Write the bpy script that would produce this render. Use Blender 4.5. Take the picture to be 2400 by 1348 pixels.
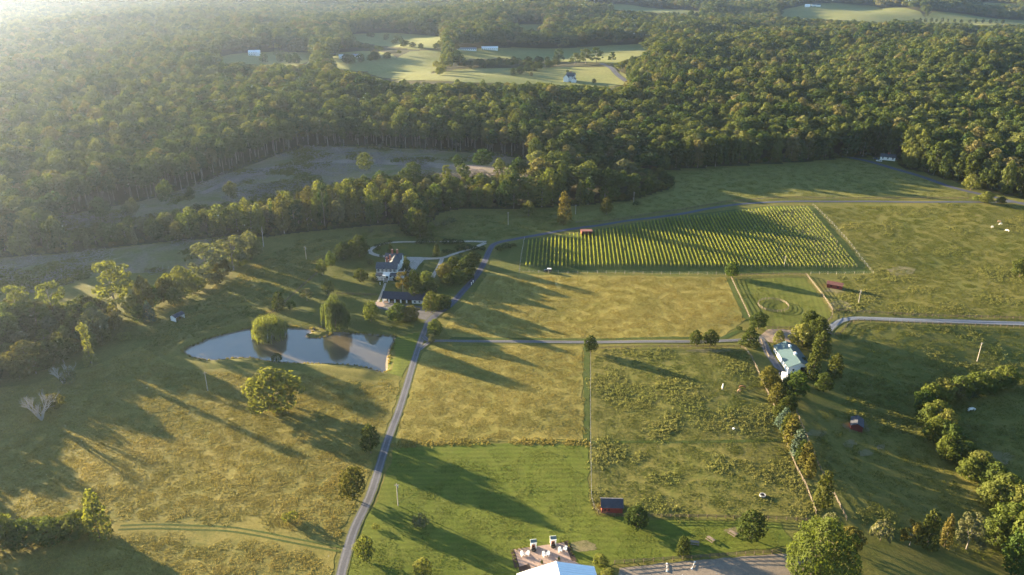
import bpy, bmesh, math, random
import numpy as np
from mathutils import Vector, Matrix, noise as mnoise
from mathutils.geometry import delaunay_2d_cdt

SC = bpy.context.scene
COL = SC.collection
for _o in list(bpy.data.objects):
    bpy.data.objects.remove(_o)
R = math.radians

# ---------------------------------------------------------------- camera
CAM_H, PITCH, FPX = 170.0, R(24.0), 1900.0          # drone height, tilt, focal length in 2400-px units
cd = bpy.data.cameras.new('camera')
cam = bpy.data.objects.new('camera', cd); COL.objects.link(cam)
cam.location = (0, 0, CAM_H); cam.rotation_euler = (R(90) - PITCH, 0, 0)
cd.sensor_width = 36.0; cd.lens = 36.0 * FPX / 2400.0
cd.clip_start = 1.0; cd.clip_end = 60000.0
SC.camera = cam

# ---------------------------------------------------------------- sky + sun
SUN_AZ, SUN_EL = R(58.0), R(8.6)                     # azimuth to the left of the view direction
w = bpy.data.worlds.new('World'); SC.world = w; w.use_nodes = True
nt = w.node_tree; nt.nodes.clear()
sky = nt.nodes.new('ShaderNodeTexSky'); sky.sky_type = 'NISHITA'; sky.sun_disc = False
sky.sun_elevation = SUN_EL; sky.sun_rotation = -SUN_AZ
sky.altitude = 200; sky.air_density = 1.0; sky.dust_density = 0.3; sky.ozone_density = 2.2
bg = nt.nodes.new('ShaderNodeBackground'); bg.inputs['Strength'].default_value = 0.054
wo = nt.nodes.new('ShaderNodeOutputWorld')
nt.links.new(sky.outputs[0], bg.inputs[0]); nt.links.new(bg.outputs[0], wo.inputs[0])
sd = bpy.data.lights.new('sun', 'SUN'); sd.energy = 5.0; sd.angle = R(0.5); sd.color = (1.0, 0.79, 0.48)
sun = bpy.data.objects.new('sun', sd); COL.objects.link(sun)
TOSUN = Vector((-math.sin(SUN_AZ) * math.cos(SUN_EL), math.cos(SUN_AZ) * math.cos(SUN_EL), math.sin(SUN_EL)))
sun.rotation_euler = TOSUN.to_track_quat('Z', 'Y').to_euler()
sun.location = TOSUN * 300

vs = SC.view_settings
vs.view_transform = 'Standard'; vs.look = 'None'; vs.gamma = 1.0; vs.exposure = 3.18
try: vs.use_curve_mapping = False
except Exception: pass
SC.render.engine = 'CYCLES'
cy = SC.cycles
cy.use_denoising = True
try: cy.denoiser = 'OPENIMAGEDENOISE'
except Exception: pass
cy.max_bounces = 5; cy.diffuse_bounces = 2; cy.glossy_bounces = 2; cy.transmission_bounces = 2
cy.volume_bounces = 1; cy.transparent_max_bounces = 4
cy.caustics_reflective = False; cy.caustics_refractive = False
cy.sample_clamp_indirect = 4.0
cy.use_adaptive_sampling = True; cy.adaptive_threshold = 0.02

HAZE_DENSITY, HAZE_G = 6.0e-5, 0.79

# ---------------------------------------------------------------- small helpers
def tag(o, label=None, cat=None, group=None, kind=None):
    if label: o['label'] = label
    if cat: o['category'] = cat
    if group: o['group'] = group
    if kind: o['kind'] = kind
    return o

def link(name, data, parent=None):
    o = bpy.data.objects.new(name, data); COL.objects.link(o)
    if parent is not None: o.parent = parent
    return o

def empty(name, loc, rz=0.0, scale=(1, 1, 1)):
    o = bpy.data.objects.new(name, None); COL.objects.link(o)
    o.location = loc; o.rotation_euler = (0, 0, rz); o.scale = scale
    o.empty_display_size = 0.2
    return o

def mk(name, V, F, mats=(), fm=None, smooth=False):
    """mesh from arrays; F an (n,k) int array or a list of lists"""
    me = bpy.data.meshes.new(name)
    V = np.asarray(V, dtype=np.float32).reshape(-1, 3)
    if isinstance(F, np.ndarray):
        n, k = F.shape
        me.vertices.add(len(V)); me.vertices.foreach_set('co', V.ravel())
        me.loops.add(n * k); me.loops.foreach_set('vertex_index', F.astype(np.int32).ravel())
        me.polygons.add(n); me.polygons.foreach_set('loop_start', np.arange(0, n * k, k, dtype=np.int32))
        me.update(calc_edges=True)
    else:
        me.from_pydata(V.tolist(), [], [list(f) for f in F]); me.update()
    for m in mats: me.materials.append(m)
    if fm is not None: me.polygons.foreach_set('material_index', np.asarray(fm, dtype=np.int32))
    if smooth: me.polygons.foreach_set('use_smooth', np.ones(len(me.polygons), dtype=bool))
    me.update()
    return me

def copy_tree(root, loc=None, rz=None, scale=None):
    c = root.copy(); COL.objects.link(c)
    if loc is not None: c.location = loc
    if rz is not None: c.rotation_euler = (0, 0, rz)
    if scale is not None: c.scale = scale
    for ch in list(root.children):
        d = ch.copy(); COL.objects.link(d); d.parent = c
        for g in list(ch.children):
            e = g.copy(); COL.objects.link(e); e.parent = d
    return c

class MB:
    """collects boxes, prisms and tubes into one mesh"""
    def __init__(s): s.v = []; s.f = []; s.m = []
    def add(s, vs_, fs_, m=0):
        b = len(s.v); s.v += [tuple(p) for p in vs_]
        for f in fs_: s.f.append([b + i for i in f]); s.m.append(m)
        return s
    def box(s, x0, x1, y0, y1, z0, z1, m=0):
        vs_ = [(x0,y0,z0),(x1,y0,z0),(x1,y1,z0),(x0,y1,z0),(x0,y0,z1),(x1,y0,z1),(x1,y1,z1),(x0,y1,z1)]
        return s.add(vs_, [(0,3,2,1),(4,5,6,7),(0,1,5,4),(1,2,6,5),(2,3,7,6),(3,0,4,7)], m)
    def obox(s, p, q, wd, ht, m=0, up=(0,0,1)):
        """bar from p to q, section wd x ht"""
        p = Vector(p); q = Vector(q); d = (q - p)
        if d.length < 1e-6: return s
        d.normalize(); a = d.cross(Vector(up))
        if a.length < 1e-4: a = d.cross(Vector((1, 0, 0)))
        a.normalize(); b = a.cross(d); a = a * wd / 2; b = b * ht / 2
        vs_ = [p-a-b, p+a-b, p+a+b, p-a+b, q-a-b, q+a-b, q+a+b, q-a+b]
        return s.add(vs_, [(0,3,2,1),(4,5,6,7),(0,1,5,4),(1,2,6,5),(2,3,7,6),(3,0,4,7)], m)
    def tube(s, pts, rad, n=6, m=0, cap=True):
        pts = [Vector(p) for p in pts]; rings = []; b = len(s.v)
        for i, p in enumerate(pts):
            d = (pts[min(i + 1, len(pts) - 1)] - pts[max(i - 1, 0)])
            d = d.normalized() if d.length > 1e-9 else Vector((0, 0, 1))
            a = d.cross(Vector((0.13, 0.97, 0.2))).normalized(); c = d.cross(a)
            for k in range(n):
                t = 2 * math.pi * k / n
                s.v.append(tuple(p + (a * math.cos(t) + c * math.sin(t)) * rad[i]))
        for i in range(len(pts) - 1):
            for k in range(n):
                s.f.append([b+i*n+k, b+i*n+(k+1)%n, b+(i+1)*n+(k+1)%n, b+(i+1)*n+k]); s.m.append(m)
        if cap:
            s.f.append([b+k for k in range(n)][::-1]); s.m.append(m)
            s.f.append([b+(len(pts)-1)*n+k for k in range(n)]); s.m.append(m)
        return s
    def slab(s, quad, th, m=0):
        """thick sheet from four (or three) corner points, thickness th along -normal"""
        q = [Vector(p) for p in quad]; nrm = (q[1]-q[0]).cross(q[2]-q[0]).normalized() * th
        n = len(q); vs_ = q + [p - nrm for p in q]
        fs_ = [tuple(range(n)), tuple(range(2*n-1, n-1, -1))]
        fs_ += [(i, i+n, (i+1) % n + n, (i+1) % n) for i in range(n)]
        return s.add(vs_, fs_, m)
    def gable(s, x0, x1, y0, y1, ze, zr, axis='x', over=0.35, th=0.14, m=0):
        """two roof slabs, ridge along axis"""
        if axis == 'x':
            ym = (y0 + y1) / 2; k = (zr - ze) / (ym - y0); a, b = x0 - over, x1 + over
            yo = y0 - over; zo = ze - over * k; y2 = y1 + over
            s.slab([(a,yo,zo),(b,yo,zo),(b,ym,zr),(a,ym,zr)], th, m)
            s.slab([(a,ym,zr+.002),(b,ym,zr+.002),(b,y2,zo),(a,y2,zo)], th, m)
        else:
            xm = (x0 + x1) / 2; k = (zr - ze) / (xm - x0); a, b = y0 - over, y1 + over
            xo = x0 - over; zo = ze - over * k; x2 = x1 + over
            s.slab([(xo,b,zo),(xo,a,zo),(xm,a,zr),(xm,b,zr)], th, m)
            s.slab([(xm,b,zr+.002),(xm,a,zr+.002),(x2,a,zo),(x2,b,zo)], th, m)
        return s
    def gwalls(s, x0, x1, y0, y1, z0, ze, zr, axis='x', m=0):
        """four walls with gable ends"""
        if axis == 'x':
            ym = (y0 + y1) / 2
            vs_ = [(x0,y0,z0),(x1,y0,z0),(x1,y1,z0),(x0,y1,z0),(x0,y0,ze),(x1,y0,ze),(x1,y1,ze),(x0,y1,ze),(x0,ym,zr),(x1,ym,zr)]
            return s.add(vs_, [(0,1,5,4),(1,2,6,9,5),(2,3,7,6),(3,0,4,8,7),(4,5,9,8),(6,7,8,9)], m)
        xm = (x0 + x1) / 2
        vs_ = [(x0,y0,z0),(x1,y0,z0),(x1,y1,z0),(x0,y1,z0),(x0,y0,ze),(x1,y0,ze),(x1,y1,ze),(x0,y1,ze),(xm,y0,zr),(xm,y1,zr)]
        return s.add(vs_, [(0,1,5,8,4),(1,2,6,5),(2,3,7,9,6),(3,0,4,7),(4,8,9,7),(8,5,6,9)], m)
    def mesh(s, name, mats, smooth=False):
        return mk(name, s.v, s.f, mats, s.m, smooth)
    def build(s, name, mats, parent=None, smooth=False):
        if not isinstance(mats, (list, tuple)): mats = [mats]
        return link(name, s.mesh(name, mats, smooth), parent)

# ---------------------------------------------------------------- pixel (2400 x 1348) -> world
CP, SP = math.cos(PITCH), math.sin(PITCH)
def ray(px, py):
    a, b = (px - 1200.0) / FPX, (674.0 - py) / FPX
    return np.array([a, CP + b * SP, -SP + b * CP])       # depth component is 1
def flat(px, py, z=0.0):
    d = ray(px, py); t = (z - CAM_H) / d[2]
    return d[0] * t, d[1] * t

# ---------------------------------------------------------------- polygons
def poly_in(P, x, y):
    P = np.asarray(P); x = np.asarray(x, float); y = np.asarray(y, float)
    ins = np.zeros(x.shape, bool); n = len(P)
    for i in range(n):
        x1, y1 = P[i]; x2, y2 = P[(i + 1) % n]
        if y1 == y2: continue
        c = ((y1 > y) != (y2 > y)) & (x < (x2 - x1) * (y - y1) / (y2 - y1) + x1)
        ins ^= c
    return ins
def seg_dist(P, x, y, closed=True):
    P = np.asarray(P); d = np.full(np.shape(x), 1e18); n = len(P)
    for i in range(n if closed else n - 1):
        a = P[i]; b = P[(i + 1) % n]; ab = b - a; L = (ab ** 2).sum() + 1e-12
        t = np.clip(((x - a[0]) * ab[0] + (y - a[1]) * ab[1]) / L, 0, 1)
        d = np.minimum(d, (x - a[0] - t * ab[0]) ** 2 + (y - a[1] - t * ab[1]) ** 2)
    return np.sqrt(d)
def sdist(P, x, y):
    d = seg_dist(P, x, y); return np.where(poly_in(P, x, y), -d, d)
def smooth_closed(P, n=4):
    P = np.asarray(P, float); m = len(P); out = []
    for i in range(m):
        p0, p1, p2, p3 = P[i-1], P[i], P[(i+1) % m], P[(i+2) % m]
        for k in range(n):
            t = k / n
            out.append(.5*((2*p1)+(-p0+p2)*t+(2*p0-5*p1+4*p2-p3)*t*t+(-p0+3*p1-3*p2+p3)*t**3))
    return np.array(out)
def smooth_open(P, step=2.0):
    P = np.asarray(P, float); Q = np.vstack([2*P[0]-P[1], P, 2*P[-1]-P[-2]]); out = []
    for i in range(1, len(Q) - 2):
        p0, p1, p2, p3 = Q[i-1], Q[i], Q[i+1], Q[i+2]
        n = max(1, int(np.linalg.norm(p2 - p1) / step))
        for k in range(n):
            t = k / n
            out.append(.5*((2*p1)+(-p0+p2)*t+(2*p0-5*p1+4*p2-p3)*t*t+(-p0+3*p1-3*p2+p3)*t**3))
    out.append(P[-1]); return np.array(out)

# ---------------------------------------------------------------- terrain
POND_PX = [(434,821),(447,831),(474,839),(501,841),(548,837),(591,836),(628,843),(668,847),(735,849),(800,851),
           (850,857),(900,870),(904,850),(910,817),(922,789),(900,786),(833,781),(778,779),(764,786),(745,791),
           (721,791),(716,785),(726,779),(731,773),(681,769),(640,768),(588,770),(548,779),(501,790),(467,804),(444,813)]
POND = smooth_closed([flat(*p) for p in POND_PX], 3)
WATER_Z = -0.55
BERM1 = np.array([flat(*p) for p in [(640,755),(560,764),(490,783),(430,808),(402,832)]])
BERM2 = np.array([flat(*p) for p in [(395,840),(440,853),(520,856),(640,860),(760,866),(850,878)]])
SHADE_DIP = np.array([flat(*p) for p in [(2500,860),(2360,890),(2230,925),(2165,965),(2190,1020),(2220,1070),(2290,1130),(2360,1200),(2420,1290),(2480,1400)]])
_rng = np.random.default_rng(7)
_W1 = [(math.cos(a)/l, math.sin(a)/l, p, am) for a, l, p, am in
       [(_rng.uniform(0, 6.28), _rng.uniform(5.5, 20), _rng.uniform(0, 6.28), _rng.uniform(.04, .13)) for _ in range(12)]]
_W2 = [(math.cos(a)/l, math.sin(a)/l, p, am) for a, l, p, am in
       [(_rng.uniform(0, 6.28), _rng.uniform(80, 330), _rng.uniform(0, 6.28), _rng.uniform(.5, 1.0)) for _ in range(10)]]
_W3 = [(math.cos(a)/l, math.sin(a)/l, p, am) for a, l, p, am in
       [(_rng.uniform(0, 6.28), _rng.uniform(32, 75), _rng.uniform(0, 6.28), _rng.uniform(1.0, 2.0)) for _ in range(6)]]
def sstep(a, b, x):
    t = np.clip((x - a) / (b - a), 0, 1); return t * t * (3 - 2 * t)
def HT(x, y):
    x = np.asarray(x, float); y = np.asarray(y, float)
    d = np.hypot(x, y); z = np.zeros(x.shape)
    nearw = 1 - sstep(700, 1000, d)
    for a, b, p, am in _W1: z = z + am * np.sin(a * x + b * y + p) * nearw
    farw = sstep(800, 2300, d) * (11.0 + 14.0 * sstep(2300, 8000, d))
    f = 0
    for a, b, p, am in _W2: f = f + am * np.sin(a * x + b * y + p)
    z = z + f * farw * .62
    z = z - 48 * sstep(700, 2500, d) - 45 * sstep(2300, 6000, d)          # the land falls away to the far valley
    f3 = 0
    for a, b, p, am in _W3: f3 = f3 + am * np.sin(a * x + b * y + p)
    z = z + f3 * sstep(680, 1000, d)
    # added dip under the curling hedgerow, tilts the right pasture away from the sun
    cr = seg_dist(SHADE_DIP, x, y, False); z = z - 5.5 * np.exp(-(cr / 42.0) ** 2) * (1 - sstep(300, 380, y))
    # pond basin and its dam
    m = (x > -190) & (x < -35) & (y > 255) & (y < 390)
    if m.any():
        xm, ym = x[m] if x.ndim else np.array([float(x)]), y[m] if y.ndim else np.array([float(y)])
        s = sdist(POND, xm, ym)
        zz = z[m] if z.ndim else np.array([float(z)])
        b1 = 1.3 * np.exp(-(seg_dist(BERM1, xm, ym, False) / 4.0) ** 2)
        b2 = 0.9 * np.exp(-(seg_dist(BERM2, xm, ym, False) / 5.0) ** 2)
        zz = zz + np.maximum(b1, b2)
        bank = WATER_Z + s * .33
        zz = np.where(s < 3.5, np.minimum(bank, zz + .0) * (1 - sstep(1.2, 3.5, s)) + zz * sstep(1.2, 3.5, s), zz)
        zz = np.maximum(zz, WATER_Z - 2.0)
        if z.ndim: z[m] = zz
        else: z = zz[0]
    return z
_T = np.geomspace(500, 15000, 800)
def _h1(x, y): return float(HT(np.array([x]), np.array([y]))[0])
def G(px, py):
    """where the line of sight through a pixel meets the ground"""
    d = ray(px, py)
    if py > 340:
        z = 0.0
        for _ in range(4):
            t = (z - CAM_H) / d[2]; x, y = d[0] * t, d[1] * t; z = _h1(x, y)
        return np.array([x, y, z])
    L = math.hypot(d[0], d[1]); t = _T / L
    X, Y, Z = d[0] * t, d[1] * t, CAM_H + d[2] * t
    hit = Z < HT(X, Y); k = int(np.argmax(hit))
    if not hit[k]:
        x, y = flat(px, max(py, -120)); return np.array([x, y, 0.0])
    a, b = t[max(k-1, 0)], t[k]
    for _ in range(10):
        c = (a + b) / 2
        if CAM_H + d[2]*c < _h1(d[0]*c, d[1]*c): b = c
        else: a = c
    x, y = d[0] * b, d[1] * b
    return np.array([x, y, _h1(x, y)])
def GP(pts): return np.array([G(*p)[:2] for p in pts])
def gz(x, y): return float(HT(np.array([x]), np.array([y]))[0])
def top_height(base, px, ty):
    """height of something standing at base whose top is seen at image row ty"""
    d = ray(px, ty); t = base[1] / d[1]; return CAM_H + d[2] * t - base[2]
def depth_of(p): return p[1] * CP - (p[2] - CAM_H) * SP
def project(x, y, z):
    d = y * CP - (z - CAM_H) * SP
    return 1200 + FPX * x / d, 674 - FPX * (y * SP + (z - CAM_H) * CP) / d
def px_m(p): return FPX / depth_of(p)                   # pixels per metre at a point
# ---------------------------------------------------------------- materials
def new_mat(name):
    m = bpy.data.materials.new(name); m.use_nodes = True
    m.node_tree.nodes.clear(); return m, m.node_tree
def N(nt, t, **kw):
    n = nt.nodes.new(t)
    for k, v in kw.items():
        if hasattr(n, k): setattr(n, k, v)
        else: n.inputs[k.replace('_', ' ')].default_value = v
    return n
def pos(nt):
    return N(nt, 'ShaderNodeNewGeometry').outputs['Position']
def noise(nt, vec, scale, detail=3.0, rough=.55, dist=0.0):
    n = N(nt, 'ShaderNodeTexNoise'); n.inputs['Scale'].default_value = scale; n.inputs['Detail'].default_value = detail
    n.inputs['Roughness'].default_value = rough; n.inputs['Distortion'].default_value = dist
    nt.links.new(vec, n.inputs['Vector']); return n.outputs['Fac']
def ramp(nt, fac, lo, hi):
    r = N(nt, 'ShaderNodeMapRange'); r.inputs['From Min'].default_value = lo; r.inputs['From Max'].default_value = hi
    nt.links.new(fac, r.inputs['Value']); return r.outputs['Result']
def mixc(nt, fac, a, b, mode='MIX'):
    m = N(nt, 'ShaderNodeMix', data_type='RGBA', blend_type=mode)
    if isinstance(fac, float): m.inputs[0].default_value = fac
    else: nt.links.new(fac, m.inputs[0])
    for i, c in ((6, a), (7, b)):
        if isinstance(c, tuple): m.inputs[i].default_value = (*c, 1)
        else: nt.links.new(c, m.inputs[i])
    return m.outputs[2]
def bumpn(nt, h, strength, dist):
    b = N(nt, 'ShaderNodeBump'); b.inputs['Strength'].default_value = strength; b.inputs['Distance'].default_value = dist
    nt.links.new(h, b.inputs['Height']); return b.outputs['Normal']
def out(nt, sh):
    o = N(nt, 'ShaderNodeOutputMaterial'); nt.links.new(sh, o.inputs['Surface'])
def principled(nt, col, rough=.9, nrm=None, metal=0.0, spec=.3):
    p = N(nt, 'ShaderNodeBsdfPrincipled')
    if isinstance(col, tuple): p.inputs['Base Color'].default_value = (*col, 1)
    else: nt.links.new(col, p.inputs['Base Color'])
    p.inputs['Roughness'].default_value = rough; p.inputs['Metallic'].default_value = metal
    p.inputs['Specular IOR Level'].default_value = spec
    if nrm is not None: nt.links.new(nrm, p.inputs['Normal'])
    return p.outputs[0]

def grass_mat(name, a, b, c, big=.02, mid=.16, fine=1.1, bump=.5, stripe=None, sheen=.0):
    """meadow ground: a/b in large drifts, c in mid-sized patches, fine grain, blade relief"""
    m, nt = new_mat(name); p = pos(nt)
    f1 = ramp(nt, noise(nt, p, big, 4, .6, 1.5), .38, .62)
    f2 = ramp(nt, noise(nt, p, mid, 5, .72, .5), .40, .78)
    f3 = ramp(nt, noise(nt, p, fine, 4, .7), .3, .72)
    col = mixc(nt, f1, a, b); col = mixc(nt, f2, col, c)
    dark = mixc(nt, f3, (.76, .77, .75), (1.22, 1.2, 1.14))
    col = mixc(nt, 1.0, col, dark, 'MULTIPLY')
    if stripe:
        ang, wl, amt = stripe
        mp = N(nt, 'ShaderNodeMapping'); mp.inputs['Rotation'].default_value = (0, 0, ang)
        nt.links.new(p, mp.inputs['Vector'])
        wv = N(nt, 'ShaderNodeTexWave', wave_type='BANDS', bands_direction='X')
        wv.inputs['Scale'].default_value = 0.31416 / wl * 1.0; wv.inputs['Distortion'].default_value = .7
        wv.inputs['Detail'].default_value = 2; wv.inputs['Detail Scale'].default_value = .5
        nt.links.new(mp.outputs[0], wv.inputs['Vector'])
        st = mixc(nt, wv.outputs['Fac'], (1 - amt,) * 3, (1 + amt,) * 3)
        col = mixc(nt, 1.0, col, st, 'MULTIPLY')
    h = noise(nt, p, fine * 1.7, 5, .75)
    nr = bumpn(nt, h, bump * .7, .3)
    out(nt, principled(nt, col, .95, nr, spec=.1)); return m

def plain_mat(name, col, rough=.7, var=.15, scale=2.0, bump=0.0, metal=0.0, spec=.3):
    m, nt = new_mat(name); p = pos(nt)
    f = noise(nt, p, scale, 4, .6)
    lo = tuple(x * (1 - var) for x in col); hi = tuple(min(x * (1 + var), .95) for x in col)
    c = mixc(nt, ramp(nt, f, .3, .7), lo, hi)
    nr = bumpn(nt, noise(nt, p, scale * 4, 3), bump, .05) if bump else None
    out(nt, principled(nt, c, rough, nr, metal, spec)); return m

def board_mat(name, col, period=.25, axis='X', var=.12, rough=.7, metal=0.0):
    """painted boards or seamed sheet: faint lines at a period along an object axis"""
    m, nt = new_mat(name)
    tc = N(nt, 'ShaderNodeTexCoord'); sx = N(nt, 'ShaderNodeSeparateXYZ'); nt.links.new(tc.outputs['Object'], sx.inputs[0])
    mt = N(nt, 'ShaderNodeMath', operation='PINGPONG'); mt.inputs[1].default_value = period / 2
    nt.links.new(sx.outputs[axis], mt.inputs[0])
    ln = ramp(nt, mt.outputs[0], .0, period * .12)
    c = mixc(nt, ramp(nt, noise(nt, tc.outputs['Object'], .9, 5, .65), .3, .7), tuple(x*(1-var) for x in col), tuple(min(.95, x*(1+var)) for x in col))
    c = mixc(nt, ln, mixc(nt, 1.0, c, (.72, .72, .74), 'MULTIPLY'), c)
    out(nt, principled(nt, c, rough, bumpn(nt, ln, .4, .03), metal)); return m

def blade_mat(name, a, b, trans=.45):
    m, nt = new_mat(name); p = pos(nt)
    col = mixc(nt, ramp(nt, noise(nt, p, .035, 4, .62, 1.0), .36, .64), a, b)
    col = mixc(nt, 1.0, col, mixc(nt, ramp(nt, noise(nt, p, .5, 3, .65), .3, .7), (.80, .82, .82), (1.2, 1.18, 1.05)), 'MULTIPLY')
    df = N(nt, 'ShaderNodeBsdfDiffuse'); tr = N(nt, 'ShaderNodeBsdfTranslucent'); nt.links.new(col, df.inputs[0]); nt.links.new(col, tr.inputs[0])
    mx = N(nt, 'ShaderNodeMixShader'); mx.inputs[0].default_value = trans
    nt.links.new(df.outputs[0], mx.inputs[1]); nt.links.new(tr.outputs[0], mx.inputs[2]); out(nt, mx.outputs[0]); return m
def road_mat(name, base, track, edge, tracks=True):
    """worn lane: two wheel tracks, loose middle, grass creeping in at the edges"""
    m, nt = new_mat(name); p = pos(nt)
    at = N(nt, 'ShaderNodeAttribute'); at.attribute_name = 'across'; u = at.outputs['Fac']     # 0..1 across
    ab = N(nt, 'ShaderNodeMath', operation='PINGPONG'); nt.links.new(u, ab.inputs[0]); ab.inputs[1].default_value = .5   # 0 edge .. .5 middle
    nz = noise(nt, p, .9, 4, .7); n2 = noise(nt, p, .12, 3, .6)
    col = mixc(nt, ramp(nt, n2, .3, .7), tuple(x * .8 for x in base), tuple(x * 1.15 for x in base))
    if tracks:
        dd = N(nt, 'ShaderNodeMath', operation='SUBTRACT'); nt.links.new(ab.outputs[0], dd.inputs[0]); dd.inputs[1].default_value = .24
        da = N(nt, 'ShaderNodeMath', operation='ABSOLUTE'); nt.links.new(dd.outputs[0], da.inputs[0])
        tn = N(nt, 'ShaderNodeMath', operation='ADD'); nt.links.new(da.outputs[0], tn.inputs[0])
        ns = ramp(nt, nz, .2, .8); sc = N(nt, 'ShaderNodeMath', operation='MULTIPLY'); nt.links.new(ns, sc.inputs[0]); sc.inputs[1].default_value = .10; nt.links.new(sc.outputs[0], tn.inputs[1])
        col = mixc(nt, ramp(nt, tn.outputs[0], .17, .06), col, track)
    e2 = N(nt, 'ShaderNodeMath', operation='SUBTRACT'); nt.links.new(ab.outputs[0], e2.inputs[0]); m3 = N(nt, 'ShaderNodeMath', operation='MULTIPLY'); nt.links.new(nz, m3.inputs[0]); m3.inputs[1].default_value = .22; nt.links.new(m3.outputs[0], e2.inputs[1])
    col = mixc(nt, ramp(nt, e2.outputs[0], .02, -.05), col, edge)
    col = mixc(nt, 1.0, col, mixc(nt, ramp(nt, noise(nt, p, 3.0, 3, .7), .3, .7), (.82,)*3, (1.18,)*3), 'MULTIPLY')
    out(nt, principled(nt, col, .95, bumpn(nt, nz, .3, .1), spec=.1)); return m

def leaf_mat(name, a, b, c=None, trans=.38, nscale=.35):
    """foliage: tone differs from tree to tree and from clump to clump, light passes through the leaves"""
    m, nt = new_mat(name)
    oi = N(nt, 'ShaderNodeObjectInfo'); tc = N(nt, 'ShaderNodeTexCoord')
    col = mixc(nt, oi.outputs['Random'], a, b)
    f = ramp(nt, noise(nt, tc.outputs['Object'], nscale, 3, .6), .3, .7)
    col = mixc(nt, 1.0, col, mixc(nt, f, (.70, .72, .72), (1.32, 1.28, 1.05)), 'MULTIPLY')
    if c:
        wn = N(nt, 'ShaderNodeTexWhiteNoise', noise_dimensions='1D'); nt.links.new(oi.outputs['Random'], wn.inputs['W'])
        col = mixc(nt, ramp(nt, wn.outputs['Value'], .82, .92), col, c)
    df = N(nt, 'ShaderNodeBsdfDiffuse'); tr = N(nt, 'ShaderNodeBsdfTranslucent')
    nt.links.new(col, df.inputs[0])
    tcol = mixc(nt, 1.0, col, (1.22, 1.28, .50), 'MULTIPLY'); nt.links.new(tcol, tr.inputs[0])
    mx = N(nt, 'ShaderNodeMixShader'); mx.inputs[0].default_value = trans
    nt.links.new(df.outputs[0], mx.inputs[1]); nt.links.new(tr.outputs[0], mx.inputs[2])
    out(nt, mx.outputs[0]); return m

M = {}
# ground covers
M['ground']   = grass_mat('pasture_ground', (.084,.096,.022), (.120,.112,.028), (.150,.130,.038), .013, .12, .9, .6)
M['meadow']   = grass_mat('dry_meadow', (.172,.148,.040), (.116,.114,.030), (.220,.178,.054), .014, .14, 1.0, .6)
M['hay']      = grass_mat('hay_meadow', (.210,.178,.048), (.148,.140,.036), (.245,.196,.058), .014, .2, .9, .55, stripe=(R(2), 2.6, .035))
M['mown']     = grass_mat('mown_grass', (.078,.104,.014), (.100,.122,.018), (.112,.122,.024), .02, .2, 1.6, .35, stripe=(R(89), 2.4, .09))
M['lawn']     = grass_mat('lawn_grass', (.066,.082,.018), (.085,.094,.022), (.105,.102,.028), .03, .2, 1.6, .3)
M['paddock']  = grass_mat('paddock_grass', (.096,.106,.024), (.130,.120,.032), (.155,.132,.040), .02, .25, .8, .7)
M['pen']      = grass_mat('pen_grass', (.078,.098,.018), (.098,.110,.022), (.115,.114,.028), .03, .2, 1.4, .35, stripe=(R(12), 2.6, .08))
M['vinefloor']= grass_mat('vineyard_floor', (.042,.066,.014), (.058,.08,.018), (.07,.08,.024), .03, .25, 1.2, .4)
M['upfield']  = grass_mat('upper_field', (.120,.128,.034), (.145,.142,.040), (.165,.150,.048), .012, .1, .8, .45)
M['clearcut'] = grass_mat('cleared_ground', (.135,.125,.050), (.098,.110,.034), (.205,.155,.138), .02, .05, .7, .8)
M['forestfloor'] = grass_mat('forest_floor', (.035,.04,.014), (.05,.045,.02), (.06,.05,.025), .02, .15, .8, .5)
M['farfield'] = grass_mat('far_field', (.125,.148,.046), (.175,.180,.066), (.150,.155,.054), .006, .03, .3, .3)
M['dirt']     = plain_mat('bare_dirt', (.24,.185,.145), .95, .25, .8, .5)
M['mulch']    = plain_mat('mulch', (.045,.028,.022), .95, .3, 3, .5)
M['sand']     = grass_mat('arena_sand', (.20,.165,.138), (.17,.145,.128), (.23,.19,.155), .05, .3, 2.0, .3)
M['asphalt']  = road_mat('asphalt', (.062,.068,.100), (.080,.086,.118), (.09,.10,.04))
M['paving']  = plain_mat('dark_paving', (.085,.085,.10), .9, .25, .5, .3)
M['lane']     = road_mat('gravel_lane', (.098,.099,.114), (.150,.150,.168), (.10,.105,.04))
M['gravel']   = road_mat('pale_gravel', (.30,.275,.245), (.36,.33,.29), (.12,.12,.06))
M['bluegravel'] = road_mat('grey_gravel', (.145,.160,.190), (.195,.210,.240), (.10,.11,.05))
M['brickpave']= plain_mat('brick_paving', (.27,.195,.165), .9, .22, 3, .4)
# buildings
M['white']    = plain_mat('white_paint', (.86,.86,.85), .6, .05, 1.2)
M['clap']     = board_mat('white_clapboard', (.86,.86,.85), .22, 'Z', .05)
M['trim']     = plain_mat('white_trim', (.88,.88,.86), .5, .03)
M['slate']    = board_mat('slate_roof', (.062,.068,.085), .30, 'Z', .25, .75)
M['dkroof']   = board_mat('dark_shingle_roof', (.040,.040,.058), .28, 'Z', .25, .8)
M['metalroof']= board_mat('pale_metal_roof', (.060,.098,.110), .6, 'Y', .08, .45, .0)
M['whiteroof']= board_mat('white_metal_roof', (.80,.83,.86), .9, 'Y', .03, .4, .0)
M['red']      = board_mat('red_boards', (.19,.036,.028), .25, 'X', .2, .8)
M['redroof']  = board_mat('rusty_roof', (.17,.07,.06), .5, 'X', .2, .7)
M['shedroof'] = board_mat('shed_roof', (.045,.048,.065), .4, 'X', .2, .75)
M['brick']    = plain_mat('chimney_brick', (.26,.095,.065), .9, .25, 4, .4)
M['dark']     = plain_mat('dark_interior', (.015,.014,.014), .9, .2)
M['glass']    = plain_mat('window_glass', (.03,.035,.045), .12, .1, 1, 0, 0, .6)
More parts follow.
